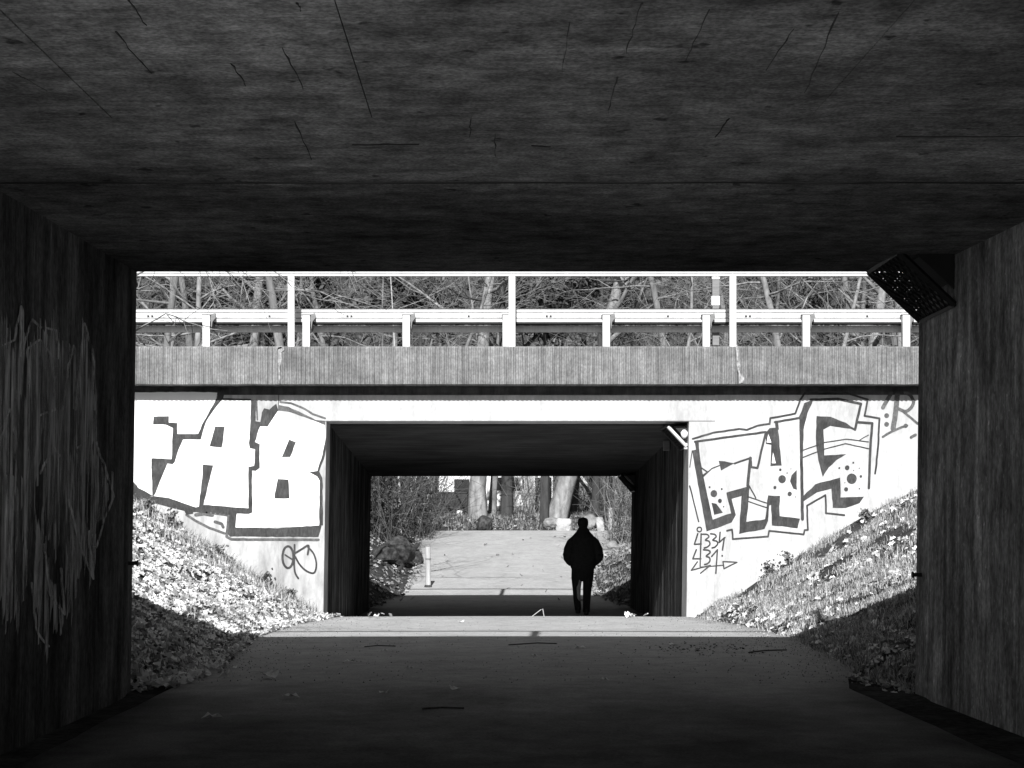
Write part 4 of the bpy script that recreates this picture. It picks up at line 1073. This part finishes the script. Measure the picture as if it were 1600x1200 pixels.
# evergreens
def evergreen(x, y, Y, w, h, n, seed, label, base=None):
    rnd = random.Random(seed); c = P(x, y, Y); z0 = H(c.x, Y)
    root = empty('evergreen_tree', (c.x, Y, z0-.05)); tag(root, label, 'tree', 'dark evergreens among the bare trees')
    MB().tube([(0,0,-.2),(.1,0,(c.z-z0)*.6),(0,0,c.z-z0+h*.3)], [.2,.14,.04], 7, False).build('trunk', M['bark_dark'], root)
    cl = [(Vector((rnd.gauss(0,w*.38), rnd.gauss(0,w*.3), c.z-z0+rnd.gauss(0,h*.33))), rnd.uniform(.3,.75)) for _ in range(26)]
    V = []; Fc = []
    for i in range(n):
        q, r = rnd.choice(cl); d = Vector((rnd.gauss(0,1), rnd.gauss(0,1), rnd.gauss(0,1))).normalized()
        p = q + d*r*rnd.random()**.4*.9; s = rnd.uniform(.07, .2); u = Vector((rnd.gauss(0,1), rnd.gauss(0,1), rnd.gauss(0,1))).normalized(); v_ = u.orthogonal().normalized()
        b = len(V); V += [tuple(p-u*s), tuple(p+v_*s*.5), tuple(p+u*s), tuple(p-v_*s*.5)]; Fc.append((b,b+1,b+2,b+3))
    me = bpy.data.meshes.new('crown'); me.from_pydata(V, [], Fc); me.materials.append(M['evergreen']); o = bpy.data.objects.new('crown', me); col.objects.link(o); o.parent = root
evergreen(850, 462, 62, 2.4, 1.7, 6000, 1, 'dark evergreen just right of the middle handrail post')
evergreen(415, 462, 70, 2.6, 2.6, 5000, 2, 'dark evergreen left of the first handrail post')
evergreen(950, 447, 74, 3.0, 1.6, 5000, 3, 'dark evergreen above the guardrail right of centre')
evergreen(490, 452, 64, 2.2, 2.0, 4000, 4, 'dark evergreen just right of the first handrail post')
evergreen(1240, 470, 74, 2.6, 2.2, 4000, 5, 'dark evergreen between the right handrail post and the caged lamp')
evergreen(300, 470, 78, 2.8, 2.4, 4000, 6, 'dark evergreen above the left end of the parapet')
evergreen(655, 470, 80, 3.0, 2.2, 4000, 7, 'dark evergreen halfway between the first two handrail posts')

# thickets by the path beyond the second underpass
def thicket(x, Y, w, dpt, h, n, seed, label, m='twig', leaves=0):
    rnd = random.Random(seed); X = PX(x, Y); root = empty('thicket', (X, Y, H(X, Y))); tag(root, label, 'bush', 'leafless thickets around the parking area')
    S = MB()
    for i in range(n):
        bx, by = rnd.uniform(-w, w), rnd.uniform(-dpt, dpt); bz = H(X+bx, Y+by)-H(X, Y)
        L = h*rnd.uniform(.5, 1.1); d = Vector((rnd.gauss(0,.28), rnd.gauss(0,.28), 1)).normalized(); p = Vector((bx, by, bz-.05)); pts = [p.copy()]
        for k in range(5):
            d = (d + Vector((rnd.gauss(0,.16), rnd.gauss(0,.16), rnd.gauss(-.02,.1)))).normalized(); p = p + d*L/5; pts.append(p.copy())
        r = rnd.uniform(.008, .022); S.tube(pts, [r*(1-.15*k) for k in range(6)], 3, False)
        for k in range(4):
            j = rnd.randint(1, 4); q = pts[j]; d2 = Vector((rnd.gauss(0,1), rnd.gauss(0,1), rnd.gauss(.4,.7))).normalized()
            S.tube([q, q+d2*L*.14+Vector((0,0,.03)), q+d2*L*.26], [.007,.006,.004], 3, False)
    S.build('stems', M[m], root, fix=False)
    if leaves:
        sp = [(Vector((rnd.uniform(-w,w), rnd.uniform(-dpt,dpt), rnd.uniform(.1,1)*h*.7)), Vector((rnd.gauss(0,1), rnd.gauss(-.5,1), rnd.gauss(.3,1))).normalized()) for _ in range(leaves)]
        o = leaf_object('leaves', sp, M['ivy'], seed+1, (.06,.14), .6); o.parent = root
thicket(588, 51, .75, 1.2, 4.2, 150, 1, 'tall tangled brush on the bank at the left edge of the far opening', 'twig_dark', 1500)
thicket(632, 57, 1.0, 1.2, 3.6, 130, 2, 'grey brush behind the dark boulder left of the parking area', 'twig_dark', 1200)
thicket(660, 64, .7, .6, 3.4, 90, 3, 'pale brush between the boulder and the dark container', 'twig_dark', 300)
thicket(822, 65, .65, .6, 5.5, 46, 4, 'multi-stemmed shrub with pale upright stems right of the white van', 'twig')
thicket(905, 68, .6, .6, 2.6, 80, 5, 'low brush between the leaning pale trunk and the black trunk', 'twig')
thicket(968, 62, .8, .8, 2.6, 110, 6, 'brush in front of the white house at the right', 'twig_dark')
thicket(984, 55, .7, 1.2, 3.0, 90, 7, 'brush on the right bank beside the far opening', 'twig')

# scrub on the wooded slope behind: one mass nobody could count
rnd = random.Random(5); S = MB()
for i in range(7500):
    X, Y = rnd.uniform(-34, 42), rnd.uniform(94, 132); z = H(X, Y); L = rnd.uniform(1.0, 4.0)
    d = Vector((rnd.gauss(0,.35), rnd.gauss(0,.3), 1)).normalized(); p = Vector((X, Y, z-.1)); pts = [p.copy()]
    for k in range(3):
        d = (d + Vector((rnd.gauss(0,.25), rnd.gauss(0,.2), 0))).normalized(); p = p + d*L/3; pts.append(p.copy())
    r = rnd.uniform(.012, .04); S.tube(pts, [r, r*.8, r*.6, r*.3], 3, False)
    for k in range(3):
        q = pts[rnd.randint(1, 2)]; d2 = Vector((rnd.gauss(0,1), rnd.gauss(0,.5), rnd.gauss(.4,.6))).normalized(); S.tube([q, q+d2*L*.35], [.018,.01], 3, False)
o = S.build('scrub', M['scrub'], fix=False); tag(o, 'leafless scrub covering the slope behind the trees', 'scrub', kind='stuff')
sp_ = []
for i in range(16000):
    X, Y = rnd.uniform(-34, 42), rnd.uniform(93, 132); sp_.append((Vector((X, Y, H(X, Y)+rnd.uniform(0, 1.6))), Vector((rnd.gauss(0,.5), -.7, rnd.gauss(.5,.4))).normalized()))
tag(leaf_object('ground_cover', sp_, M['ivy'], 6, (.35,.9), .5), 'dark leafy ground cover on the slope behind the trees', 'ground cover', kind='stuff')

# ------------------------------------------------------------------ stones, bollard and small things beyond the second underpass
def boulder(x, y, Y, sx, sy, sz, m, label, seed, blocky=0.0, rot=0.0):
    mb = MB(); bm = bmesh.new(); bmesh.ops.create_icosphere(bm, subdivisions=3, radius=1)
    for v in bm.verts:
        c = v.co.copy()
        if blocky:
            k = max(abs(c.x), abs(c.y), abs(c.z)); c = c.lerp(c/k, blocky)
        c *= 1 + .28*(1-blocky*.75)*noise.noise(c*1.3+Vector((seed,0,0))) + .1*noise.noise(c*3.5+Vector((0,seed,0)))*(1-blocky*.6)
        v.co = Vector((c.x*sx, c.y*sy, c.z*sz))
    me = bpy.data.meshes.new('boulder'); bm.to_mesh(me); bm.free(); me.materials.append(m)
    o = bpy.data.objects.new('boulder', me); col.objects.link(o); p = P(x, y, Y)
    o.location = (p.x, Y, H(p.x, Y)+sz*.72); o.rotation_euler = (0, rot, seed); tag(o, label, 'boulder', 'stones edging the parking area')
    return o
boulder(622, 812, 46, .52, .5, .42, M['stone_dark'], 'large dark mossy boulder at the left of the parking area', 1)
boulder(650, 826, 47.5, .2, .25, .26, M['stone_dark'], 'small black boulder right of the large mossy one', 2)
boulder(602, 832, 44.5, .36, .4, .28, M['stone_dark'], 'low dark boulder below the large mossy one', 7)
boulder(757, 820, 60.6, .32, .3, .34, M['stone_dark'], 'round dark boulder below the thick pale trunk', 3)
boulder(862, 818, 61, .35, .3, .25, M['stone'], 'low grey boulder left of the white stone block', 4)
boulder(882, 816, 60.5, .30, .28, .29, M['stone_white'], 'squared white stone block left of the walker', 2.9, .85)
boulder(938, 815, 60, .15, .2, .33, M['stone_white'], 'narrow white stone slab right of the walker', 3.05, .7, .15)
boulder(922, 816, 61, .3, .3, .32, M['stone'], 'grey boulder behind the walker, beside the narrow slab', 5)
boulder(963, 830, 57, .26, .3, .22, M['stone_white'], 'white rounded stone on the right bank', 6)
boulder(972, 822, 60, .35, .3, .3, M['stone'], 'grey boulder behind the white rounded stone', 8)
boulder(955, 838, 52, .3, .25, .2, M['stone'], 'grey stone half buried in the right bank', 9)
# bollard
Yb = 41.4; bo = empty('bollard', (PX(669, Yb), Yb, zf(Yb))); tag(bo, 'slim white post standing at the left path edge beyond the second underpass', 'bollard')
mb = MB().tube([(0,0,-.1),(.0,0,.4),(-.008,0,1.06)], [.07,.068,.066], 10); mb.build('shaft', M['wood'], bo, smooth=False)
MB().tube([(0,0,.72),(0,0,.76)], .0715, 10, False).build('band', M['galv_grey'], bo)
MB().tube([(0,0,-.05),(0,0,.07)], [.12,.09], 10).build('foot', M['bark_dark'], bo)
# rough timber along the left bank foot, leaning stake on the right bank
a = Vector((PX(620, 44), 44, zf(44)+.12)); b = Vector((PX(652, 52), 52, zf(52)+.18))
o = MB().tube([a-a, (b-a)*.5+Vector((0,0,.03)), b-a], [.09,.085,.08], 8).build('edging_log', M['bark_dark']); o.location = a; tag(o, 'dark log edging the foot of the left bank beyond the underpass', 'log')
Yk = 46; p = Vector((PX(941, Yk), Yk, H(PX(941, Yk), Yk)))
o = MB().tube([(-.12,0,1.0),(.0,0,.5),(.22,0,-.05)], [.03,.033,.035], 6).build('leaning_stake', M['bark']); o.location = (PX(937, Yk), Yk, H(PX(941, Yk), Yk)); tag(o, 'leaning wooden stake just right of the walker', 'stake')
Yk = 58; X = PX(954, Yk); o = empty('wooden_post', (X, Yk, H(X, Yk))); tag(o, 'grey wooden post on the right bank beside the white stones', 'post')
MB().tube([(0,0,-.1),(0,0,1.0)], [.09,.085], 8).build('shaft', M['wood'], o); MB().tube([(0,0,1.0),(0,0,1.03)], [.09,.05], 8).build('chamfered_top', M['wood'], o)

# container with a white notice
Yc = 67; cx = PX(703, Yc); ct = empty('container', (cx, Yc, H(cx, Yc))); tag(ct, 'dark metal container with a small white notice behind the verge', 'container')
zc = lambda y: PZ(y, Yc)-H(cx, Yc)
w_ = 31*Yc/F
mb = MB(); mb.hexa([(-w_*.92,-.4,.1),(w_*.92,-.4,.1),(w_*.92,.5,.1),(-w_*.92,.5,.1),(-w_,-.45,zc(771)),(w_,-.45,zc(771)),(w_,.5,zc(771)),(-w_,.5,zc(771))]); mb.build('body', M['dark_panel'], ct, bevel=.02)
MB().box(-w_-.03, w_+.03, -.48, .53, zc(771)+.004, zc(769)).build('lid', M['dark_panel'], ct)
for k in (-1, 1): MB().tube([(k*w_*.7,-.3,.1),(k*w_*.7,-.22,.1)], .1, 10).build('wheel', M['rubber'], ct)
for k in (-.5, 0, .5): MB().box(k*w_-.02, k*w_+.02, -.49, -.44, .2, zc(773)).build('rib', M['dark_panel'], ct)
MB().box(.30, .52, -.5, -.48, zc(806), zc(798)).build('notice', M['graffiti_white'], ct)

# white van seen from behind
Yv = 79; vx = PX(789, Yv); van = empty('parked_van', (vx, Yv, H(vx, Yv))); tag(van, 'white van parked behind the dark trunk', 'van')
def vring(y, s, z0=.35):
    pr = [(-.86,z0),(.86,z0),(.90,.6),(.92,1.05),(.88,1.25),(.78,2.0),(.70,2.12),(.0,2.16),(-.70,2.12),(-.78,2.0),(-.88,1.25),(-.92,1.05),(-.90,.6)]
    return [(x*s, y, z) for x, z in pr]
MB().loft([vring(-2.3,.97), vring(-2.2,1.0), vring(1.2,1.0), [(x*.97, 1.75, min(z, 1.55)) for x, y, z in vring(0,1)], [(x*.93, 2.4, min(z, 1.05)) for x, y, z in vring(0,1)]]).build('body', M['van'], van, bevel=.02)
MB().hexa([(-.72,-2.335,1.3),(.72,-2.335,1.3),(.72,-2.3,1.3),(-.72,-2.3,1.3),(-.66,-2.335,1.92),(.66,-2.335,1.92),(.66,-2.3,1.92),(-.66,-2.3,1.92)]).build('rear_window', M['glass'], van)
MB().box(-.9, .9, -2.42, -2.28, .32, .55).build('bumper', M['galv_grey'], van, bevel=.03)
MB().box(-.26, .26, -2.345, -2.32, .80, .92).build('number_plate', M['graffiti_white'], van)
MB().box(-.3, -.08, -2.36, -2.32, 1.06, 1.10).build('door_handle', M['black_metal'], van)
for k in (-1, 1):
    MB().box(*sorted((k*.74, k*.88)), -2.34, -2.28, .85, 1.25).build('tail_light', M['galv_grey'], van)
    MB().box(*sorted((k*.885, k*.90)), -1.8, 1.0, 1.3, 1.85).build('side_window', M['glass'], van)
    for yy in (-1.5, 1.6):
        t_ = MB().tube([(k*.70,yy,.33),(k*.91,yy,.33)], .33, 16).build('wheel', M['rubber'], van); MB().tube([(k*.905,yy,.33),(k*.925,yy,.33)], .2, 12).build('rim', M['galv'], t_)

# houses behind the trees
def house(x0, x1, Yh, z_eave, depth, label, wall_m, wins, gable=False, roof_h=2.2):
    X0_, X1_ = PX(x0, Yh), PX(x1, Yh); cx = (X0_+X1_)/2; g0 = H(cx, Yh)-.2
    root = empty('house', (cx, Yh, g0)); tag(root, label, 'house', 'houses behind the parking area'); w = (X1_-X0_)/2; ze = z_eave-g0
    MB().box(-w, w, 0, depth, 0, ze).build('wall', wall_m, root)
    o = .35
    if gable:
        MB().prism([(-w,ze+.003),(w,ze+.003),(0,ze+roof_h)], lambda p: (p[0], .002, p[1]), lambda p: (p[0], depth-.002, p[1])).build('gable', wall_m, root)
        for s_ in (-1, 1):
            mb = MB(); mb.hexa([(0,-o,ze+roof_h+.02),(s_*(w+o),-o,ze-o*roof_h/w+.02),(s_*(w+o),depth+o,ze-o*roof_h/w+.02),(0,depth+o,ze+roof_h+.02),(0,-o,ze+roof_h+.16),(s_*(w+o),-o,ze-o*roof_h/w+.16),(s_*(w+o),depth+o,ze-o*roof_h/w+.16),(0,depth+o,ze+roof_h+.16)])
            mb.build('roof', M['roof'], root)
            mb = MB(); mb.hexa([(0,-o-.05,ze+roof_h-.02),(s_*(w+o),-o-.05,ze-o*roof_h/w-.02),(s_*(w+o),-o-.005,ze-o*roof_h/w-.02),(0,-o-.005,ze+roof_h-.02),(0,-o-.05,ze+roof_h+.17),(s_*(w+o),-o-.05,ze-o*roof_h/w+.17),(s_*(w+o),-o-.005,ze-o*roof_h/w+.17),(0,-o-.005,ze+roof_h+.17)])
            mb.build('barge_board', M['house'], root)
    else:
        MB().prism([(-o,ze+.004),(depth+o,ze+.004),(depth/2,ze+roof_h)], lambda p: (-w-o, p[0], p[1]), lambda p: (w+o, p[0], p[1])).build('roof', M['roof'], root)
    for (wx, wz, ww, wh) in wins:
        wz -= g0
        fr = MB(); t = .07
        fr.box(wx-ww/2, wx+ww/2, -.05, -.003, wz, wz+t); fr.box(wx-ww/2, wx+ww/2, -.05, -.003, wz+wh-t, wz+wh); fr.box(wx-ww/2, wx-ww/2+t, -.05, -.003, wz+t, wz+wh-t); fr.box(wx+ww/2-t, wx+ww/2, -.05, -.003, wz+t, wz+wh-t)
        f_ = fr.build('window', M['house'], root); MB().box(wx-ww/2+t, wx+ww/2-t, -.02, -.004, wz+t, wz+wh-t).build('pane', M['glass'], f_)
        MB().box(wx-ww/2-.08, wx+ww/2+.08, -.12, -.003, wz-.06, wz-.004).build('sill', M['house'], f_)
    return root
house(640, 770, 90, 6.6, 7, 'pale house with dark windows behind the container and thick trunk', M['house'], [(-1.2,2.6,1.0,1.5),(.6,2.6,1.0,1.5),(-1.2,5.0,1.0,1.2),(.6,5.0,1.0,1.2)])
house(942, 1040, 88, 7.4, 7, 'white house filling the right end of the far opening', M['house'], [(.9,4.6,.9,1.3),(.9,2.2,.9,1.3)])
house(878, 925, 80, 3.0, 5, 'small grey shed with a sloping white-edged roof between the trunks', M['house_grey'], [(-.2,1.95,.5,.6)], True, 1.0)
house(818, 862, 84, 5.2, 6, 'small pale house with a dark doorway behind the pale stems', M['house_grey'], [(.3,2.0,1.0,2.0)])
